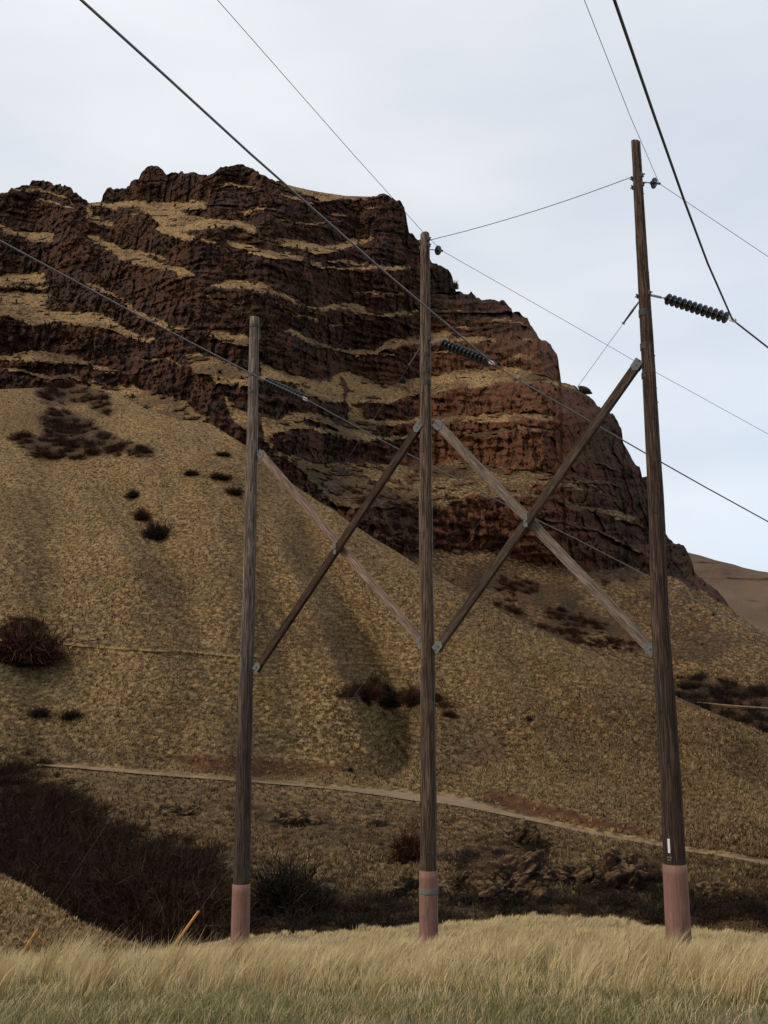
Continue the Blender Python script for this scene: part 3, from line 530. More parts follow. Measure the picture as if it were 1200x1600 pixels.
def tufts(name, Ly, n, size, nb, tone0, seed, ok, mt=None, wf=.11):
    brm = np.empty(len(Ly.ob.data.attributes['brush'].data), np.float32); Ly.ob.data.attributes['brush'].data.foreach_get('value', brm); brm = brm.reshape(-1, Ly.nx)
    r = np.random.default_rng(seed); rr = (r.random(n)*(Ly.nr-2)).astype(int); cc = (r.random(n)*(Ly.nx-2)).astype(int); k = ok[rr, cc] > r.random(n); rr, cc = rr[k], cc[k]
    P = Ly.P[rr, cc]+(Ly.P[rr+1, cc+1]-Ly.P[rr, cc])*r.random((len(rr), 1)); n = len(P); s = size[0]+(size[1]-size[0])*r.random(n)**1.5; bq = brm[rr, cc]; s = s*(1-.35*bq); tn = np.clip(tone0-.75*bq+.5*fbm(P[:, 0]/18, P[:, 1]/18, P[:, 2]/18, 4, seed)+.24*r.normal(0, 1, n), 0, 1)
    P = np.repeat(P, nb, 0); s = np.repeat(s, nb); tn = np.clip(np.repeat(tn, nb)+.12*r.normal(0, 1, n*nb), 0, 1); N = len(P); th = r.uniform(0, 6.283, N); ph = r.uniform(.05, 1.25, N)
    d = np.stack([np.sin(ph)*np.cos(th), np.sin(ph)*np.sin(th), np.cos(ph)], -1)*s[:, None]; sd = np.stack([np.sin(th+r.normal(0, .8, N)), -np.cos(th), .3*r.normal(0, 1, N)], -1)*s[:, None]*wf
    P[:, 2] -= .03; V = np.stack([P-sd, P+sd, P+d*.6+sd*.9, P+d], 1).reshape(-1, 3); i = np.arange(N)*4; me = raw_mesh(name, V, [np.stack([i, i+1, i+2, i+3], -1)], False, {'tone': np.repeat(tn, 4)})
    return link(name, me, mt or M_TUFT, kind='stuff')
m, t, b = mat('hill_tuft'); c = mixc(t, attr(t, 'tone'), (.085, .050, .024), (.365, .252, .116)); c = mixc(t, mth(t, 'MULTIPLY', noise(t, objvec(t), .03, 4, .6, .4, .6), .6), c, mixc(t, attr(t, 'tone'), (.055, .042, .020), (.225, .170, .078))); c = mixc(t, mth(t, 'MULTIPLY', noise(t, objvec(t, (1, .6, -.8)), .045, 5, .65, .48, .66), .65), c, mixc(t, attr(t, 'tone'), (.060, .034, .020), (.215, .130, .072))); t.links.new(c, b.inputs['Base Color']); b.inputs['Roughness'].default_value = .9; b.inputs['Specular IOR Level'].default_value = .1; M_TUFT = m
def okmap(Ly, extra=None):
    a = {k: np.empty(Ly.ob.data.attributes[k].data.__len__(), np.float32) for k in ('rock', 'brush', 'dirt')}
    for k in a: Ly.ob.data.attributes[k].data.foreach_get('value', a[k])
    f = (1-a['rock'])*(1-.5*a['brush'])*(1-.9*a['dirt']); return f.reshape(-1, Ly.nx)[:Ly.nr]
okB = okmap(B); vv_ = pix(np.broadcast_to(B.xs, (B.nr, B.nx)), B.tb+np.linspace(0, 1, B.nr)[:, None]*(B.tt-B.tb)); onroad = np.abs(vv_[1]-np.interp(vv_[0], RD[:, 0], RD[:, 1])) < np.interp(vv_[0], RD[:, 0], RD[:, 2])+3
tufts('hillside_tufts', B, 190000, (.20, .52), 5, .45, 5, okB*np.where(onroad & (vv_[0] > 50), 0, 1))
tufts('cliff_bench_tufts', Cl, 80000, (.3, .8), 5, .5, 6, okmap(Cl))
M_SCRUB = bpy.data.materials.new('cliff_scrub'); M_SCRUB.use_nodes = True; t = M_SCRUB.node_tree; b = t.nodes['Principled BSDF']; v = objvec(t)
c = mixc(t, noise(t, v, .12, 4, .6, .4, .62), mixc(t, attr(t, 'tone'), (.012, .010, .007), (.050, .036, .020)), mixc(t, attr(t, 'tone'), (.022, .011, .007), (.10, .040, .019))); t.links.new(c, b.inputs['Base Color']); b.inputs['Roughness'].default_value = .95; b.inputs['Specular IOR Level'].default_value = .08
ar = np.empty(len(Cl.ob.data.attributes['rock'].data), np.float32); Cl.ob.data.attributes['rock'].data.foreach_get('value', ar); ar = ar.reshape(-1, Cl.nx)[:Cl.nr].copy(); ar[-22:] = 0; Pq = Cl.P[:Cl.nr]
tufts('cliff_scrub', Cl, 60000, (.45, 1.5), 9, .4, 11, ar*(.15+.85*ss(-.15, .3, fbm(Pq[..., 0]/9, Pq[..., 1]/9, Pq[..., 2]/9, 3, 88)))*(1-.75*ss(-.02, .06, Pq[..., 0]/Pq[..., 1])), M_SCRUB, .16)
tufts('mound_tufts', Mo, 16000, (.12, .34), 8, .62, 7, okmap(Mo))

# ------------------------------------------------------------------ shrubs
def twig_cloud(n, sub, seed, wid=.012, flat=1.0):
    r = np.random.default_rng(seed); th = r.uniform(0, 2*np.pi, n); ph = np.arccos(r.uniform(0.02, 1, n)); le = .55+.45*r.random(n)
    d = np.stack([np.sin(ph)*np.cos(th), np.sin(ph)*np.sin(th), np.cos(ph)*flat], -1)
    root = np.stack([r.normal(0, .16, n), r.normal(0, .16, n), np.zeros(n)], -1); lob = 1+.35*np.sin(th*3+seed)*np.sin(ph)+.2*np.sin(th*7+seed*2); tip = root+d*(le*lob)[:, None]
    A = [root]; Bv = [tip]; wv = [np.full(n, wid)]
    for k in range(sub):
        f = r.uniform(.35, 1, n)[:, None]; s0 = root+(tip-root)*f; A.append(s0)
        Bv.append(s0+d*.12+r.normal(0, .15, (n, 3))); wv.append(np.full(n, wid*.8))
    A = np.concatenate(A); Bv = np.concatenate(Bv); wv = np.concatenate(wv)[:, None]; ax = Bv-A
    s_ = np.cross(ax, r.normal(0, 1, ax.shape)); s_ /= np.linalg.norm(s_, axis=1)[:, None]+1e-9
    V = np.stack([A-s_*wv, A+s_*wv, Bv+s_*wv*.35, Bv-s_*wv*.35], 1)
    V[..., 2] = np.maximum(V[..., 2], -.05)
    return V, np.repeat(r.random(len(A)), 4)
def twig_mat(name, a, b_):
    m, t, b = mat(name); oi = nd(t, 'ShaderNodeObjectInfo'); c = mixc(t, mth(t, 'POWER', attr(t, 'tone'), 1.8), a, b_); t.links.new(c, b.inputs['Base Color']); b.inputs['Roughness'].default_value = .9; b.inputs['Specular IOR Level'].default_value = .1; return m
M_RED = twig_mat('reddish_bare_twigs', (.008, .004, .003), (.085, .032, .017)); M_DARK = twig_mat('dark_bare_twigs', (.005, .004, .003), (.045, .032, .019)); M_GREY = twig_mat('grey_brown_twigs', (.03, .022, .016), (.10, .07, .045))
M_BLK = twig_mat('dark_red_twigs', (.004, .003, .002), (.062, .031, .016))
MT = {'b': M_BLK, 'r': M_RED, 'd': M_DARK, 'g': M_GREY}; MW = {'r': 'reddish brown', 'd': 'dark', 'g': 'grey brown'}
proto = {}
for k in 'rdg':
    for j in range(2):
        V, tn = twig_cloud(420, 5, j*13+ord(k), .016, .9); me = raw_mesh('shrub', V.reshape(-1, 3), [np.arange(len(V)*4).reshape(-1, 4)], False, {'tone': tn}); me.materials.append(MT[k]); proto[k+str(j)] = me
def shrub(layer, u_, v_, wpx, hpx, k, label, group=None, name='shrub', cat='shrub'):
    p = layer.surf(u_, v_); s = p.y/FPX*.98; o = bpy.data.objects.new(name, proto[k+str(int(u_+v_) % 2)]); C.objects.link(o)
    o.location = p-Vector((0, 0, .1)); o.scale = (wpx/2*s, wpx/2*s, hpx*s); o.rotation_euler.z = (u_*7+v_) % 6.28
    o['label'] = label; o['category'] = cat
    if group: o['group'] = group
    return o
G1 = 'shrubs dotted over the grassy hillside'
for a in [(40,1035,130,75,'r','big reddish brown shrub at the left edge of the grassy slope'),
          (243,842,50,36,'d','dark shrub low in the short diagonal row on the open slope',G1), (222,812,30,26,'r','reddish middle shrub of the short diagonal row on the open slope',G1), (210,776,34,16,'d','small dark shrub at the top of the short diagonal row on the slope',G1),
          (62,1120,40,20,'d','dark bush in a hollow above the left end of the dirt road',G1), (112,1122,44,18,'d','dark bush right of its twin in the hollow above the dirt road',G1),
          (572,1092,60,34,'r','reddish shrub clump left of the middle pole in the slope hollow',G1), (612,1102,50,26,'d','dark shrub in the slope hollow just left of the middle pole',G1), (645,1096,44,22,'r','low reddish shrub touching the left side of the middle pole',G1), (702,1118,26,12,'r','tiny red bush just right of the middle pole on the slope',G1),
          (640,1345,62,58,'r','round leafless reddish shrub beside the foot of the middle pole',None), (827,1125,14,9,'d','tiny dark bush between middle and right poles on the open slope',G1),
          (450,1425,120,90,'d','big dark leafless shrub behind the grass right of the left pole',None), (590,1290,40,14,'g','low grey brown bush just under the dirt road left of the middle pole',G1),
          (548,1205,10,10,'d','tiny dark bush beside the road cut left of middle pole',G1)]:
    shrub(B, *a)
for a in [(300,742,30,12),(345,748,44,14),(366,772,36,16),(350,712,30,10)]:
    if a[1] > 660: shrub(B, *a, 'r', 'one of the small dark bushes scattered high on the hillside left of the left pole', 'small dark bushes high on the hillside')
shrub(Cl, 712, 437, 14, 16, 'g', 'tiny bare bush sticking out from the cliff edge against the sky')
shrub(Cl, 630, 597, 12, 10, 'g', 'pale dry bush at the foot of the cliff left of the middle pole')
# brush masses nobody could count
def thicket(name, layer, polys, n, size, k, label=None, seed=1, nt_=80, wid=.015):
    r = np.random.default_rng(seed); Ms = raster(polys, 0); js, is_ = np.nonzero(Ms > 0); sel = r.integers(0, len(js), n); Vs = []; Ts = []
    for q in sel:
        u_, v_ = is_[q]+r.random(), js[q]+r.random(); p = layer.surf(u_, v_); s = size[0]+(size[1]-size[0])*r.random()**2
        V, tn = twig_cloud(nt_, 5, int(r.integers(1e6)), wid, .8); Vs.append(V.reshape(-1, 3)*s*np.array((1, 1, 1))+np.array(p)-np.array((0, 0, .2*s))); Ts.append(tn*.6+.4*r.random())
    V = np.concatenate(Vs); return link(name, raw_mesh(name, V, [np.arange(len(V)).reshape(-1, 4)], False, {'tone': np.concatenate(Ts)}), MT[k], kind='stuff')
rav = [(1, PH, [(0,1195),(30,1190),(60,1210),(95,1235),(130,1268),(160,1300),(200,1330),(260,1338),(325,1352),(335,1380),(300,1400),(360,1440),(360,1500),(200,1500),(0,1500)])]
thicket('ravine_brush', B, rav, 560, (.8, 3.4), 'b', seed=3, nt_=130, wid=.010)
thicket('ravine_edge_brush', B, [(1, PH, [(0,1165),(60,1180),(120,1215),(190,1270),(230,1300),(340,1320),(350,1400),(250,1345),(170,1325),(90,1250),(0,1215)])], 70, (.7, 2.2), 'b', seed=13, nt_=110, wid=.011)
thicket('ravine_shade_brush', B, [(1, PH, [(0,1230),(60,1250),(90,1300),(150,1350),(220,1330),(320,1350),(335,1370),(240,1370),(250,1440),(200,1480),(0,1480)])], 330, (1.0, 2.2), 'd', seed=4, nt_=110, wid=.012)
thicket('gully_brush', B, [(1, PH, [(380,1420),(420,1385),(510,1385),(540,1420),(620,1435),(700,1425),(700,1465),(380,1475)]), (1, PH, [(980,1400),(1050,1390),(1200,1405),(1200,1450),(1000,1450)]), (1, PH, [(700,1400),(780,1395),(860,1400),(980,1420),(980,1440),(700,1440)])], 130, (.9, 2.0), 'd', seed=5)
thicket('bank_brush', B, [(1, PH, [(700,1380),(715,1335),(770,1318),(850,1322),(870,1370),(860,1410),(700,1420)]), (1, PH, [(900,1350),(1020,1345),(1050,1395),(1200,1400),(1200,1440),(900,1425)]), (1, PH, [(560,1400),(650,1390),(700,1400),(700,1440),(560,1430)])], 240, (.4, 1.5), 'd', seed=15, nt_=90, wid=.013)
thicket('hollow_brush', B, [(1, PH, [(530,1085),(545,1068),(570,1060),(600,1070),(655,1078),(690,1090),(712,1104),(690,1110),(640,1100),(600,1106),(560,1098)]), (1, PH, [(0,985),(30,965),(80,975),(100,1000),(95,1030),(60,1042),(0,1045)])], 120, (.6, 2.2), 'r', seed=16, nt_=100, wid=.012)
thicket('slope_brush', B, [p for p in brush_shade_polys if p[1] is cE], 230, (1.2, 2.6), 'r', seed=6)
thicket('side_valley_brush', Cl, [p for p in brush_shade_polys if p[1] in (cH, cG, cJ)], 420, (1.0, 2.2), 'r', seed=7)
thicket('side_valley_trees', Cl, [brush_shade_polys[11]], 70, (1.6, 3.0), 'd', seed=8)
# dry tufts and small sage clumps over the lower slope
thicket('sage_scrub', B, [(1, PH, [(330,1220),(520,1245),(700,1262),(900,1310),(1200,1360),(1200,1440),(400,1440),(330,1380)])], 420, (.35, .8), 'g', seed=9)

# ------------------------------------------------------------------ perched rock
def rock_mesh(name, seed, sx, sy, sz):
    import bmesh
    bm = bmesh.new(); bmesh.ops.create_icosphere(bm, subdivisions=4, radius=1); P = np.array([v_.co[:] for v_ in bm.verts])
    n0 = fbm(P[:, 0]*1.6+seed, P[:, 1]*1.6, P[:, 2]*1.6, 4, seed)
    for v_, k in zip(bm.verts, n0): v_.co = v_.co*(1+.28*k); v_.co.x *= sx; v_.co.y *= sy; v_.co.z *= sz
    me = bpy.data.meshes.new(name); bm.to_mesh(me); bm.free(); return me
m, t, b = mat('dark_basalt'); v = objvec(t); b.inputs['Roughness'].default_value = .95
t.links.new(mixc(t, noise(t, v, .9, 5, .6, .35, .65), (.02, .017, .015), (.05, .03, .02)), b.inputs['Base Color']); bump(t, b, noise(t, v, 3, 5), .6, .3); M_BAS = m
G5 = 'rocky outcrops on the lower slope under the dirt road'
def outcrop(u_, v_, wpx, hpx, seed, label):
    import bmesh
    p = B.surf(u_, v_); k = p.y/FPX; bm = bmesh.new(); bmesh.ops.create_icosphere(bm, subdivisions=6, radius=1); P = np.array([q.co[:] for q in bm.verts])
    sc_ = np.array((wpx/2*k, wpx*.42*k, hpx*k)); Q = P*sc_; w1_, w2_, c1 = worley2(Q[:, 0]/.9+seed, Q[:, 2]/.8, seed); n0 = fbm(Q[:, 0]/1.6+seed, Q[:, 1]/1.6, Q[:, 2]/1.4, 4, seed); n1_ = fbm(P[:, 0]*1.4+seed, P[:, 1]*1.4, P[:, 2]*1.2, 3, seed+3)
    f = 1+.34*n1_; Q = Q*f[:, None]+P*(1.3*n0+.35*(c1-.5)+.45*fbm(Q[:, 0]/.5, Q[:, 1]/.5, Q[:, 2]/.5, 3, seed+7))[:, None]; Q[:, 2] = Q[:, 2]-.25*hpx*k
    for q, cc in zip(bm.verts, Q): q.co = cc
    me = bpy.data.meshes.new('rock_outcrop'); bm.to_mesh(me); bm.free(); o_ = link('rock_outcrop', me, M_OUT); o_.location = p; o_['label'] = label; o_['category'] = 'rock outcrop'; o_['group'] = G5; return o_
m, t, b = mat('outcrop_rock'); v = objvec(t); b.inputs['Roughness'].default_value = .95; b.inputs['Specular IOR Level'].default_value = .1
c = mixc(t, noise(t, v, .8, 5, .65, .38, .62), (.012, .009, .006), (.052, .026, .014)); c = mixc(t, noise(t, v, 2.6, 5, .7, .52, .7), c, (.085, .055, .032))
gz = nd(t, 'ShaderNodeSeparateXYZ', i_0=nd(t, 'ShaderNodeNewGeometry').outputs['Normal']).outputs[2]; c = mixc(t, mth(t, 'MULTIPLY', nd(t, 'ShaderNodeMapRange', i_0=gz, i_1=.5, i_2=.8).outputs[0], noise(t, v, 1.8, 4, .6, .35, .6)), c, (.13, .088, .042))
t.links.new(c, b.inputs['Base Color']); bump(t, b, noise(t, v, 4, 5, .7), .8, .2); M_OUT = m
for a in ((795,1402,118,78,4,'largest dark rocky outcrop, right of the middle pole above the dry grass'),(822,1318,80,30,5,'rounded brown outcrop just below the road, above the largest outcrop'),(972,1385,86,60,6,'brown outcrop just left of the right pole'),(895,1375,60,30,7,'low outcrop between the largest one and the right pole'),(640,1400,44,42,8,'small reddish outcrop left of the middle pole below the round shrub'),(465,1285,80,22,9,'flat dark outcrop between left and middle poles below the road'),(288,1268,70,12,10,'thin dark ledge left of the left pole'),(720,1395,50,44,12,'dark outcrop touching the right side of the middle pole wrap'),(1120,1405,70,26,13,'low dark outcrop right of the right pole')): outcrop(*a)
p = Cl.surf(912, 618); s = p.y/FPX
o = link('perched_rock', rock_mesh('perched_rock', 3, 11.5*s, 9*s, 5.2*s), M_BAS); o.location = at(914, 609.5, p.y); o.rotation_euler = (0, math.radians(27), 0)
o['label'] = 'flat dark boulder tilted on the cliff edge against the sky'; o['category'] = 'boulder'
o = link('boulder', rock_mesh('boulder', 5, 3.4*s, 3*s, 3.4*s), M_BAS); p = Cl.surf(736, 463); o.location = at(735, 461.5, p.y); o['label'] = 'small round boulder on the cliff rim right of the middle pole'; o['category'] = 'boulder'

# ------------------------------------------------------------------ power line
def tube(pts, rad, seg=8, caps=True):
    P = [Vector(p) for p in pts]; n = len(P); rad = rad if hasattr(rad, '__len__') else [rad]*n; V = []; up = Vector((0, 0, 1))
    for i, p in enumerate(P):
        d = (P[min(i+1, n-1)]-P[max(i-1, 0)]).normalized(); a = d.cross(up if abs(d.z) < .95 else Vector((1, 0, 0))).normalized(); b2 = d.cross(a)
        for k in range(seg): th = 2*math.pi*k/seg; V.append(p+(a*math.cos(th)+b2*math.sin(th))*rad[i])
    F = [(i*seg+k, i*seg+(k+1) % seg, (i+1)*seg+(k+1) % seg, (i+1)*seg+k) for i in range(n-1) for k in range(seg)]
    return V, F, ([tuple(range(seg))[::-1], tuple(range((n-1)*seg, n*seg))] if caps else [])
class MB:
    def __init__(s): s.V = []; s.F = []
    def add(s, V, F):
        o_ = len(s.V); s.V += [tuple(v_) for v_ in V]; s.F += [tuple(i+o_ for i in f) for f in F]; return s
    def tube(s, pts, rad, seg=8): V, F, c = tube(pts, rad, seg); return s.add(V, F+c)
    def box(s, c, ax, ay, az):                          # centre and three half vectors
        c, ax, ay, az = map(Vector, (c, ax, ay, az)); V = [c+ax*i+ay*j+az*k for i in (-1, 1) for j in (-1, 1) for k in (-1, 1)]
        return s.add(V, [(0,1,3,2),(4,6,7,5),(0,4,5,1),(2,3,7,6),(0,2,6,4),(1,5,7,3)])
    def prism(s, outline, th):                          # list of 3D points, thickness vector
        n_ = len(outline); V = [Vector(p)-Vector(th)/2 for p in outline]+[Vector(p)+Vector(th)/2 for p in outline]
        return s.add(V, [tuple(range(n_))[::-1], tuple(range(n_, 2*n_))]+[(i, (i+1) % n_, n_+(i+1) % n_, n_+i) for i in range(n_)])
    def build(s, name, m=None, parent=None, smooth=False, bev=0, **kw):
        me = bpy.data.meshes.new(name); me.from_pydata(s.V, [], s.F); me.polygons.foreach_set('use_smooth', [smooth]*len(me.polygons)); me.update()
        import bmesh
        bm = bmesh.new(); bm.from_mesh(me); bmesh.ops.recalc_face_normals(bm, faces=bm.faces)
        if bev: bmesh.ops.bevel(bm, geom=list(bm.edges), offset=bev, segments=2, affect='EDGES')
        bm.to_mesh(me); bm.free(); return link(name, me, m, parent, **kw)
def wood_mat(name, hi, lo, zdark=None, dark=(.022, .016, .012), axis_scale=(9, 9, .35), fine=(60, 60, 1.6)):
    m, t, b = mat(name); v = objvec(t, axis_scale); g = noise(t, v, 1, 6, .65, .3, .7); f = noise(t, objvec(t, fine), 1, 4, .6, .40, .56)
    c = mixc(t, g, lo, hi); c = mixc(t, mth(t, 'MULTIPLY', mth(t, 'SUBTRACT', 1., f), .88), c, (lo[0]*.3, lo[1]*.28, lo[2]*.28))
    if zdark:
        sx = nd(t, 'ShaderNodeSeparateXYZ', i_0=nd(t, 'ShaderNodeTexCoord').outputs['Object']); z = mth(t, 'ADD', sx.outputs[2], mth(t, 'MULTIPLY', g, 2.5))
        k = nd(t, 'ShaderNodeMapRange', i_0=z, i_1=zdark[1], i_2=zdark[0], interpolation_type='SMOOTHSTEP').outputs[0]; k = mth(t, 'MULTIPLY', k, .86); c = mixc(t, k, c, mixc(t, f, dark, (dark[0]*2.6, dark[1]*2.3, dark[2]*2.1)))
    t.links.new(c, b.inputs['Base Color']); b.inputs['Roughness'].default_value = .9; b.inputs['Specular IOR Level'].default_value = .15
    bump(t, b, mth(t, 'ADD', mth(t, 'MULTIPLY', f, .6), g), .9, .03); return m
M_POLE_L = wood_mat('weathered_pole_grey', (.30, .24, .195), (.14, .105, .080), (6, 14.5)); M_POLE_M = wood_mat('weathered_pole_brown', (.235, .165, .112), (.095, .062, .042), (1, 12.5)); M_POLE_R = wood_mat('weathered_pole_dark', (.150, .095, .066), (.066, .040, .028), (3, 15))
def metal(name, col, rough=.5, met=.6):
    m, t, b = mat(name); v = objvec(t); t.links.new(mixc(t, noise(t, v, 18, 4, .6, .35, .65), col, tuple(c*.7 for c in col)), b.inputs['Base Color']); b.inputs['Roughness'].default_value = rough; b.inputs['Metallic'].default_value = met; return m
M_GALV = metal('galvanised_steel', (.115, .122, .112), .85, .05); M_DSTEEL = metal('dark_steel', (.06, .06, .06), .6, .4); M_WIRE = metal('aluminium_conductor', (.20, .195, .19), .5, .4); M_WIRED = metal('dark_steel_wire', (.09, .088, .085), .5, .4)
M_BAND = metal('band_steel', (.045, .038, .034), .8, .1); M_SHINY = metal('clamp_aluminium', (.30, .30, .29), .5, .5)
m, t, b = mat('insulator_porcelain'); b.inputs['Base Color'].default_value = (.016, .016, .017, 1); b.inputs['Roughness'].default_value = .22; b.inputs['Specular IOR Level'].default_value = .6; M_PORC = m
m, t, b = mat('yellow_plastic'); v = objvec(t); t.links.new(mixc(t, noise(t, v, 5, 4, .6, .35, .65), (.52, .24, .035), (.40, .17, .03)), b.inputs['Base Color']); b.inputs['Roughness'].default_value = .6; M_YEL = m
m, t, b = mat('knot'); b.inputs['Base Color'].default_value = (.012, .009, .008, 1); b.inputs['Roughness'].default_value = .9; M_KNOT = m
m, t, b = mat('pole_wrap'); v = objvec(t, (14, 14, .8)); g = noise(t, v, 1.3, 5, .6, .3, .7); g2 = noise(t, objvec(t), 2.5, 4, .6, .35, .65)
c = mixc(t, g, (.150, .072, .052), (.225, .115, .088)); c = mixc(t, mth(t, 'MULTIPLY', g2, .6), c, (.15, .062, .042)); c = mixc(t, noise(t, objvec(t, (6, 6, 1.2)), 1, 5, .7, .54, .7), c, (.085, .055, .042)); t.links.new(c, b.inputs['Base Color']); b.inputs['Roughness'].default_value = .75; bump(t, b, g, .6, .02); M_WRAP = m
m, t, b = mat('white_tag'); b.inputs['Base Color'].default_value = (.7, .7, .68, 1); M_WHITE = m
M_BR_LIGHT = wood_mat('pink_grey_timber', (.42, .285, .21), (.24, .155, .115), axis_scale=(14, 14, .6), fine=(90, 90, 2.))
M_BR_PALE = wood_mat('grey_timber', (.35, .27, .21), (.20, .148, .115), axis_scale=(14, 14, .6), fine=(90, 90, 2.))
M_BR_DARK = wood_mat('dark_brown_timber', (.125, .075, .048), (.06, .036, .025), axis_scale=(14, 14, .6), fine=(90, 90, 2.))
M_BR_MID = wood_mat('brown_grey_timber', (.16, .11, .078), (.08, .053, .038), axis_scale=(14, 14, .6), fine=(90, 90, 2.))

S = bpy.data.objects.new('transmission_structure', None); C.objects.link(S); S.location = at(670, 1478, 26)
S['label'] = 'three tall wooden poles joined by two timber X braces, standing in dry grass'; S['category'] = 'power pole'
S0 = S.location.copy()
def loc(o_):                                            # parts are built in world coordinates; hang them under their parent
    return o_
class Pole:
    def __init__(s, name_lab, bu, bv, tu, tv, Y, rb, rt, m, seed, nk):
        s.b = at(bu, bv, Y); s.t = at(tu, tv, Y); s.rb, s.rt = rb, rt; s.Y = Y
        r = random.Random(seed); n_ = 90; seg = 28; V = []
        s.L = (s.t-s.b).length; base = s.b-Vector((0, 0, .9)); ax = (s.t-base)
        zz = np.linspace(0, 1, n_); wx = fbm(zz*5+seed, 0*zz, 0*zz, 3, seed)*.05*np.sin(zz*3.14); wy = fbm(zz*5+seed, 0*zz+4, 0*zz, 3, seed)*.05
        TH, ZZ = np.meshgrid(np.arange(seg)/seg*2*np.pi, zz); bumpn = fbm(np.cos(TH)*1.5+seed, np.sin(TH)*1.5, ZZ*30, 3, seed)*.010+fbm(np.cos(TH)*6, np.sin(TH)*6, ZZ*4, 2, seed+5)*.010
        R = rb+(rt-rb)*ZZ+bumpn; Px = ax.x*ZZ+wx[:, None]+R*np.cos(TH); Py = ax.y*ZZ+wy[:, None]+R*np.sin(TH); Pz = ax.z*ZZ
        Pz[-1] += .03*np.cos(TH[-1]-seed); V = np.stack([Px, Py, Pz], -1).reshape(-1, 3); i = np.arange(n_*seg).reshape(n_, seg); j = np.roll(i, -1, 1)
        F = np.stack([i[:-1], j[:-1], j[1:], i[1:]], -1).reshape(-1, 4)
        kv = []; kf = []; kt = []
        for k in range(nk):
            zk = .12+.86*(k+r.random())/nk; a = r.uniform(math.pi*1.08, math.pi*1.92); d = Vector((math.cos(a), math.sin(a), 0)); sv_ = Vector((-d.y, d.x, 0)); Rk = rb+(rt-rb)*zk; rr = r.uniform(.008, .02)
            c = Vector((ax.x*zk+float(np.interp(zk, zz, wx)), ax.y*zk+float(np.interp(zk, zz, wy)), ax.z*zk))+d*(Rk-.004); o_ = n_*seg+1+len(kv)
            for dd, rs in ((0, 1), (.018, .8)):
                for q in np.linspace(0, 2*math.pi, 8, endpoint=False): kv.append(c+d*dd+sv_*rr*rs*math.cos(q)+Vector((0, 0, 1))*rr*rs*1.1*math.sin(q))
            kf += [(o_+q, o_+(q+1) % 8, o_+8+(q+1) % 8, o_+8+q) for q in range(8)]; kt += [(o_+8, o_+8+q, o_+9+q) for q in range(1, 7)]
        V = np.vstack([V, [[ax.x, ax.y, ax.z+.02]]]); top = [(int(i[-1, k]), int(j[-1, k]), len(V)-1) for k in range(seg)]
        V = np.vstack([V, np.array([tuple(q) for q in kv])]); me = raw_mesh('pole', V, [F, top, kf, kt]); mi = np.zeros(len(me.polygons), np.int32); mi[-(len(kf)+len(kt)):] = 1
        s.ob = link('pole', me, m, S); me.materials.append(M_KNOT); me.polygons.foreach_set('material_index', mi); s.ob.location = base-S0; s.ob['label'] = name_lab; s.base = base
    def z_at(s, v_):                                    # point on the axis seen at photo row v_
        x, t_ = ray(600, v_); lo, hi = -.1, 1.2
        for _ in range(40):
            mid = (lo+hi)/2; p = s.b.lerp(s.t, mid); tv = pix(p.x/p.y, p.z/p.y)[1]
            if tv > v_: lo = mid
            else: hi = mid
        return s.b.lerp(s.t, lo)
    def rad(s, p): return s.rb+(s.rt-s.rb)*((p-s.base).length/(s.t-s.base).length)
    def child(s, mb, name, m, smooth=False, bev=0):     # mb built in world coordinates
        o_ = mb.build(name, m, s.ob, smooth, bev); W = s.base
        o_.data.transform(__import__('mathutils').Matrix.Translation(-W)); return o_
    def ring(s, v0, v1, extra, name, m):
        a, b_ = s.z_at(v0), s.z_at(v1) if v1 < 1450 else s.base; n_ = 14
        pts = [a.lerp(b_, k/(n_-1)) for k in range(n_)]; mb = MB(); mb.tube(pts, [s.rad(p)+extra for p in pts], 28); return s.child(mb, name, m, True)
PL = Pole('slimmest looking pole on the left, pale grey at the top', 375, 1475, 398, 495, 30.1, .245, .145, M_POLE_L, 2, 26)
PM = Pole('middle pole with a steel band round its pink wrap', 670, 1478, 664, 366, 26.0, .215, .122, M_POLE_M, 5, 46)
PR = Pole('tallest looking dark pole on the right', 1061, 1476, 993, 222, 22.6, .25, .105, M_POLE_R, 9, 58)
for P_, v0 in ((PL, 1381), (PM, 1360), (PR, 1350)): P_.ring(v0, 1600, .018, 'base_wrap', M_WRAP)
mb = MB(); gv = [PM.z_at(v_) for v_ in np.linspace(380, 1468, 60)]; gd = Vector((.80, -.60, 0)); mb.tube([q+gd*(PM.rad(q)+.022) for q in gv], .007, 6); PM.child(mb, 'ground_wire', M_GALV, True)
mb = MB(); gv = [PR.z_at(v_) for v_ in np.linspace(290, 1345, 60)]; gd = Vector((-.90, -.43, 0)); mb.tube([q+gd*(PR.rad(q)+.02) for q in gv], .006, 6); PR.child(mb, 'ground_wire', M_DSTEEL, True)
PM.ring(1388, 1396, .028, 'steel_band', M_GALV)
for v0, v1 in ((552, 558), (576, 584), (596, 603)): PM.ring(v0, v1, .004, 'pole_band', M_BAND)
for v0, v1 in ((485, 495), (537, 547), (583, 591)): PR.ring(v0, v1, .004, 'pole_band', M_BAND)
for v0, v1 in ((508, 513), (584, 590), (612, 616)): PL.ring(v0, v1, .004, 'pole_band', M_BAND)
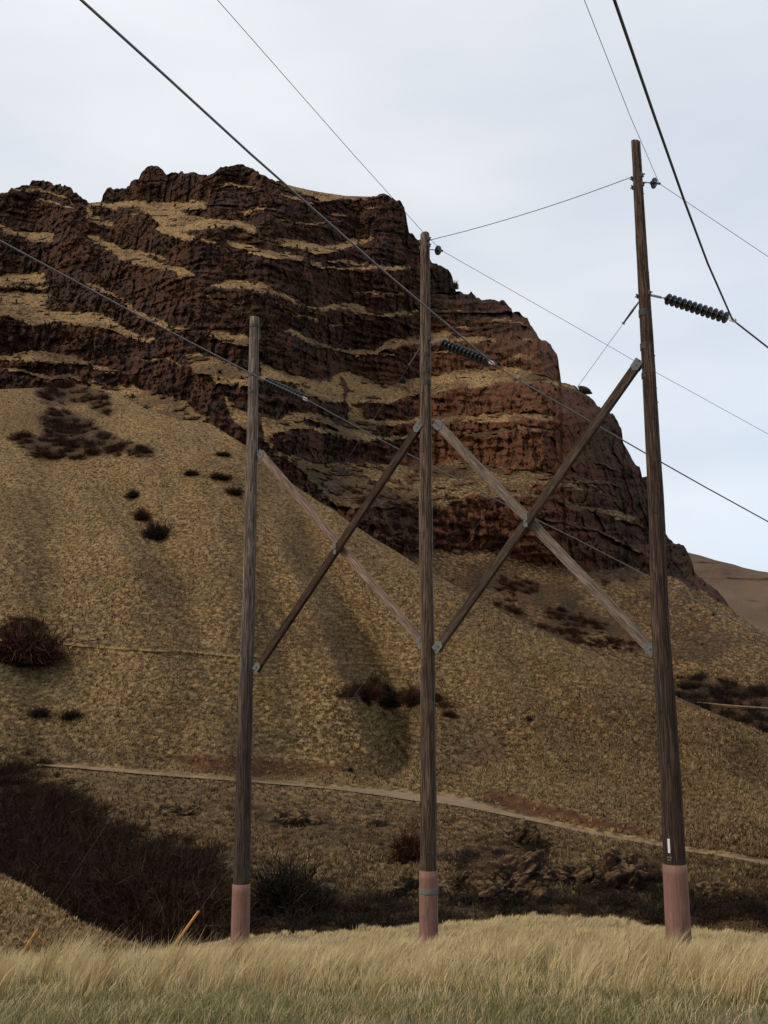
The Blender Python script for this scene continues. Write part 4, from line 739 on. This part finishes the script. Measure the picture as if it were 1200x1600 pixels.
# white number tag strip on the right pole
tp = [PR.z_at(v_) for v_ in (1309, 1331)]; mb = MB(); dr = Vector((-.62, -.78, 0)).normalized(); sv = Vector((.78, -.62, 0))
ms = [tp[0].lerp(tp[1], k/7) for k in range(8)]
for q in ms[:-1]: R_ = PR.rad(q); mb.box(q+dr*(R_+.012)-Vector((0, 0, .02)), sv*.024, dr*.006, Vector((0, 0, .017)))
PR.child(mb, 'number_tag', M_WHITE)
mb = MB(); q = PR.z_at(1338); mb.box(q+dr*(PR.rad(q)+.012), sv*.05, dr*.005, Vector((0, 0, .012))); mb.box(q+dr*(PR.rad(q)+.012)-Vector((0, 0, .05)), sv*.035, dr*.005, Vector((0, 0, .012))); PR.child(mb, 'number_tag', M_GALV)

# braces
def pair_point(PA, PB, u_, v_, off):
    d = PB.b-PA.b; az = math.degrees(math.atan2(d.x, d.y)); nrm = Vector((-d.y, d.x, 0)).normalized(); nrm = nrm if nrm.y < 0 else -nrm
    return plane_hit(u_, v_, PA.b+nrm*off, az), nrm
def brace(PA, PB, a, b_, off, hw, ht, m, lab):
    A, nrm = pair_point(PA, PB, *a, off); Bp, _ = pair_point(PA, PB, *b_, off); d = (Bp-A); L = d.length; dn = d.normalized(); side = dn.cross(nrm).normalized()
    ro = bpy.data.objects.new('tmp', None); Mx = __import__('mathutils').Matrix((side, nrm, dn)).transposed().to_4x4(); Mx.translation = A-S0; bpy.data.objects.remove(ro)
    mb = MB(); mb.box((0, 0, L/2), (hw, 0, 0), (0, ht, 0), (0, 0, L/2+.02)); o_ = mb.build('cross_brace', m, S, bev=.008); o_.matrix_local = Mx; o_['label'] = lab
    for z0, sg in ((0, 1), (L, -1)):                    # steel gusset at each end, bolted through the pole
        g = MB(); out = [(-hw*1.02, ht+.008, z0-sg*.05), (hw*1.02, ht+.008, z0-sg*.05), (hw*1.02, ht+.008, z0+sg*.17), (0, ht+.008, z0+sg*.24), (-hw*1.02, ht+.008, z0+sg*.17)]
        g.prism(out, (0, .014, 0)); g.prism([(x, -y, z) for x, y, z in out], (0, .014, 0)); g.tube([(0, -ht-.05, z0+sg*.09), (0, ht+.05, z0+sg*.09)], .016, 8); g.tube([(0, -ht-.05, z0-sg*.02), (0, ht+.05, z0-sg*.02)], .016, 8)
        g.build('gusset', M_GALV, o_)
    return o_
brace(PL, PM, (407, 708), (662, 1006), -.10, .105, .055, M_BR_LIGHT, 'pinkish timber brace falling from left pole to middle pole')
brace(PL, PM, (401, 1046), (657, 664), .10, .105, .055, M_BR_DARK, 'dark brown timber brace rising from left pole to middle pole')
brace(PM, PR, (683, 662), (1022, 1019), -.10, .115, .055, M_BR_PALE, 'grey pink timber brace falling from middle pole to right pole')
brace(PM, PR, (683, 1014), (999, 566), .10, .105, .055, M_BR_MID, 'brown timber brace rising from middle pole to right pole')
for PA, PB, u_, v_ in ((PL, PM, 529, 858), (PM, PR, 826, 815)):  # through bolt and spacer where the braces cross
    c, nrm = pair_point(PA, PB, u_, v_, 0); mb = MB(); mb.tube([c-nrm*.2, c+nrm*.2], .03, 10); mb.box(c+nrm*.165, nrm.cross(Vector((0, 0, 1)))*.05, nrm*.006, (0, 0, .16)); o_ = mb.build('brace_bolt', M_GALV, S); o_.location = -S0

# insulators, conductors, guys: each a thing
def disc_profile(r):                                    # porcelain bell: radius along axis
    return [(-.055, .018), (-.052, .045), (-.02, .052), (.0, .07), (.012, r*.72), (.03, r), (.042, r*.985), (.036, r*.7), (.046, r*.5), (.04, .05), (.06, .02), (.09, .016)]
def lathe(mb, P, d, prof, seg=20):
    pts = [P+d*a for a, _ in prof]; V, F, c = tube(pts, [r_ for _, r_ in prof], seg)
    a0 = d.cross(Vector((0, 0, 1))).normalized(); b0 = d.cross(a0); V = []
    for a, r_ in prof:
        for k in range(seg): th = 2*math.pi*k/seg; V.append(P+d*a+(a0*math.cos(th)+b0*math.sin(th))*r_)
    mb.add(V, F+c)
def string(Pp, up, vp, us, vs_, ue, ve, az, nd_, label):
    a = plane_hit(up, vp, Pp.z_at(vp), az); s0 = plane_hit(us, vs_, Pp.z_at(vp), az); e = plane_hit(ue, ve, Pp.z_at(vp), az)
    T = bpy.data.objects.new('insulator_string', None); C.objects.link(T); T.location = a; T['label'] = label; T['category'] = 'insulator'; T['group'] = 'strings of insulator discs holding the conductors'
    d = (e-s0).normalized(); step = (e-s0).length/nd_
    mb = MB(); ac = Pp.z_at(vp); mb.tube([ac-(ac-a)*.0, a, s0], .014, 8); mb.box((a+s0)/2, (s0-a)*.3, Vector((0, 0, .03)), Vector((.01, .01, 0))); o_ = mb.build('link_rod', M_DSTEEL, T); o_.location = -a
    for k in range(nd_):
        mb = MB(); lathe(mb, Vector((0, 0, 0)), d, disc_profile(.133)); o_ = mb.build('disc', M_PORC, T, True); o_.location = s0+d*(k*step+.06)-a
    mb = MB(); mb.tube([e, e+d*.14], .02, 8); mb.box(e+d*.14, d*.09, Vector((0, 0, .05)), Vector((-d.y, d.x, 0)).normalized()*.03); o_ = mb.build('clamp', M_SHINY, T, bev=.008); o_.location = -a
    return e+d*.14
eR = string(PR, 1010, 460, 1039, 466, 1136, 497, 132, 12, 'black disc string on the right pole standing out against the sky')
eM = string(PM, 674, 531, 690, 536, 762, 564, 130, 12, 'black disc string on the middle pole in front of the cliffs')
eL = string(PL, 401, 588, 414, 595, 472, 621, 128, 12, 'small disc string on the left pole beside the lowest conductor')
print('string lengths', (eR-PR.z_at(460)).length, (eM-PM.z_at(531)).length, (eL-PL.z_at(588)).length)
def wire(name, label, cat, back, mid, fwd, r, m, azb=204.4, azf=65., group=None, extb=1.35, extf=1.5):
    pts = []
    for lst, az in ((back, azb), (fwd, azf)):
        L = []
        for (u_, v_) in lst:
            L.append(plane_hit(u_, v_, mid, az))
        pts.append(L)
    b0 = pts[0]; f0 = pts[1]
    if len(b0) > 0:
        d = b0[0]-(b0[1] if len(b0) > 1 else mid); b0 = [b0[0]+d.normalized()*max(6, .8*abs(b0[0].y))+Vector((0, 0, .15))]+b0
    if len(f0) > 0:
        d = f0[-1]-(f0[-2] if len(f0) > 1 else mid); f0 = f0+[f0[-1]+d.normalized()*60]
    P = b0+[mid]+f0; o_ = MB(); V, F, c = tube(P, r, 8); o_.add(V, F+c); ob = o_.build(name, m, None, True); ob['label'] = label; ob['category'] = cat
    if group: ob['group'] = group
    return ob
GC = 'conductors strung from the insulator strings'; GS = 'thin shield wires at the pole tops'
wire('conductor', 'thickest conductor, highest of the three, on the right pole string', 'power line', [(960,0),(1022,180),(1069,313),(1106,412)], eR, [(1200,543)], .0195, M_WIRED, group=GC)
wire('conductor', 'long conductor crossing in front of the cliffs to the middle pole string', 'power line', [(127,0),(260,120),(391,240),(500,336),(600,424)], eM, [(800,588),(925,660),(1010,709),(1100,760),(1200,815)], .0185, M_WIRE, group=GC)
wire('conductor', 'lowest conductor, entering at the left edge towards the left pole', 'power line', [(0,376),(200,484),(300,536),(395,585)], eL, [(600,690),(700,741),(795,791),(900,842),(1048,919),(1200,995)], .0185, M_WIRE, group=GC)
def top_disc(Pp, vp, ux, vx, label):
    a = plane_hit(ux-13, vx-2, Pp.z_at(vp), 132); c = plane_hit(ux, vx, Pp.z_at(vp), 132); d = (c-Pp.z_at(vp)).normalized()
    T = bpy.data.objects.new('shield_wire_insulator', None); C.objects.link(T); T.location = c; T['label'] = label; T['category'] = 'insulator'; T['group'] = 'single insulator discs near the pole tops'
    mb = MB(); lathe(mb, Vector((0, 0, 0)), d, disc_profile(.13)); mb.build('disc', M_PORC, T, True)
    mb = MB(); mb.tube([Pp.z_at(vp)-c, -d*.05], .014, 8); mb.build('link_rod', M_DSTEEL, T); mb = MB(); mb.tube([d*.05, d*.2], [.02, .03], 8); mb.build('clamp', M_DSTEEL, T); return c+d*.18
sR = top_disc(PR, 284, 1020, 286, 'single dark disc near the top of the right pole'); sM = top_disc(PM, 389, 683, 391, 'single dark disc near the top of the middle pole')
wire('shield_wire', 'thin wire rising from the disc at the right pole top', 'wire', [(913,0),(984,180)], sR, [(1200,401)], .0062, M_WIRED, group=GS)
wire('shield_wire', 'thin wire running behind the middle pole top and on past the right pole', 'wire', [(340,0),(551,240),(615,311),(662,364)], sM, [(900,511),(990,563),(1060,601),(1200,678)], .0062, M_WIRED, group=GS)
def line(name, P, r, m, label, cat, group=None, parent=None):
    mb = MB(); mb.tube(P, r, 6); o_ = mb.build(name, m, None, True); o_['label'] = label; o_['category'] = cat
    if group: o_['group'] = group
    return o_
a = PM.z_at(375)+Vector((.13, 0, 0)); b_ = PR.z_at(276)-Vector((.11, 0, 0)); P = [a.lerp(b_, k/10)-Vector((0, 0, .10*4*(k/10)*(1-k/10))) for k in range(11)]
mb = MB(); mb.tube(P, .009, 6); o_ = mb.build('span_wire', M_WIRED, S, True); o_.location = -S0
for Pp, v_ in ((PM, 375), (PR, 276), (PM, 385), (PR, 290), (PM, 531), (PR, 460), (PL, 588)):   # through bolts and eye nuts
    p = Pp.z_at(v_); R_ = Pp.rad(p); d = Vector((.74, -.67, 0)); mb = MB(); mb.tube([p-d*(R_+.09), p+d*(R_+.09)], .014, 8); mb.box(p-d*(R_+.03), d*.01, Vector((0, 0, .05)), Vector((.67, .74, 0))*.05); mb.box(p+d*(R_+.02), d*.01, Vector((0, 0, .05)), Vector((.67, .74, 0))*.05); Pp.child(mb, 'eye_bolt', M_DSTEEL)
GG = 'guy wires anchored in the grass left of the poles'
for Pp, v0, au, av, lab in ((PR, 461, 247, 1484, 'guy wire from the right pole down to the yellow marker in the grass'), (PM, 532, 10, 1503, 'guy wire from the middle pole down to the left edge of the meadow')):
    p = Pp.z_at(v0); A = plane_hit(au, av, p, -46); A.z = min(A.z, float(ground_z(A.x, A.y))-.05) if A.y < 46 else A.z
    d = (A-p).normalized(); p1 = p+d*.12
    T = bpy.data.objects.new('guy_wire', None); C.objects.link(T); T.location = A; T['label'] = lab; T['category'] = 'guy wire'; T['group'] = GG
    mb = MB(); mb.tube([p1-A, Vector((0, 0, 0))], .0055, 6); mb.build('strand', M_WIRED, T)
    mb = MB(); s1 = p+d*.75; mb.tube([p1-A, p+d*.3-A, p+d*.45-A, s1-A, p+d*.8-A], [.012, .022, .03, .022, .045], 8); mb.build('turnbuckle', M_DSTEEL, T)
    if Pp is not PL:
        mb = MB(); mb.tube([d*-.05, -d*2.9], .040, 12); mb.build('yellow_marker', M_YEL, T, True)
print('faces', sum(len(o_.data.polygons) for o_ in bpy.data.objects if o_.type == 'MESH'))
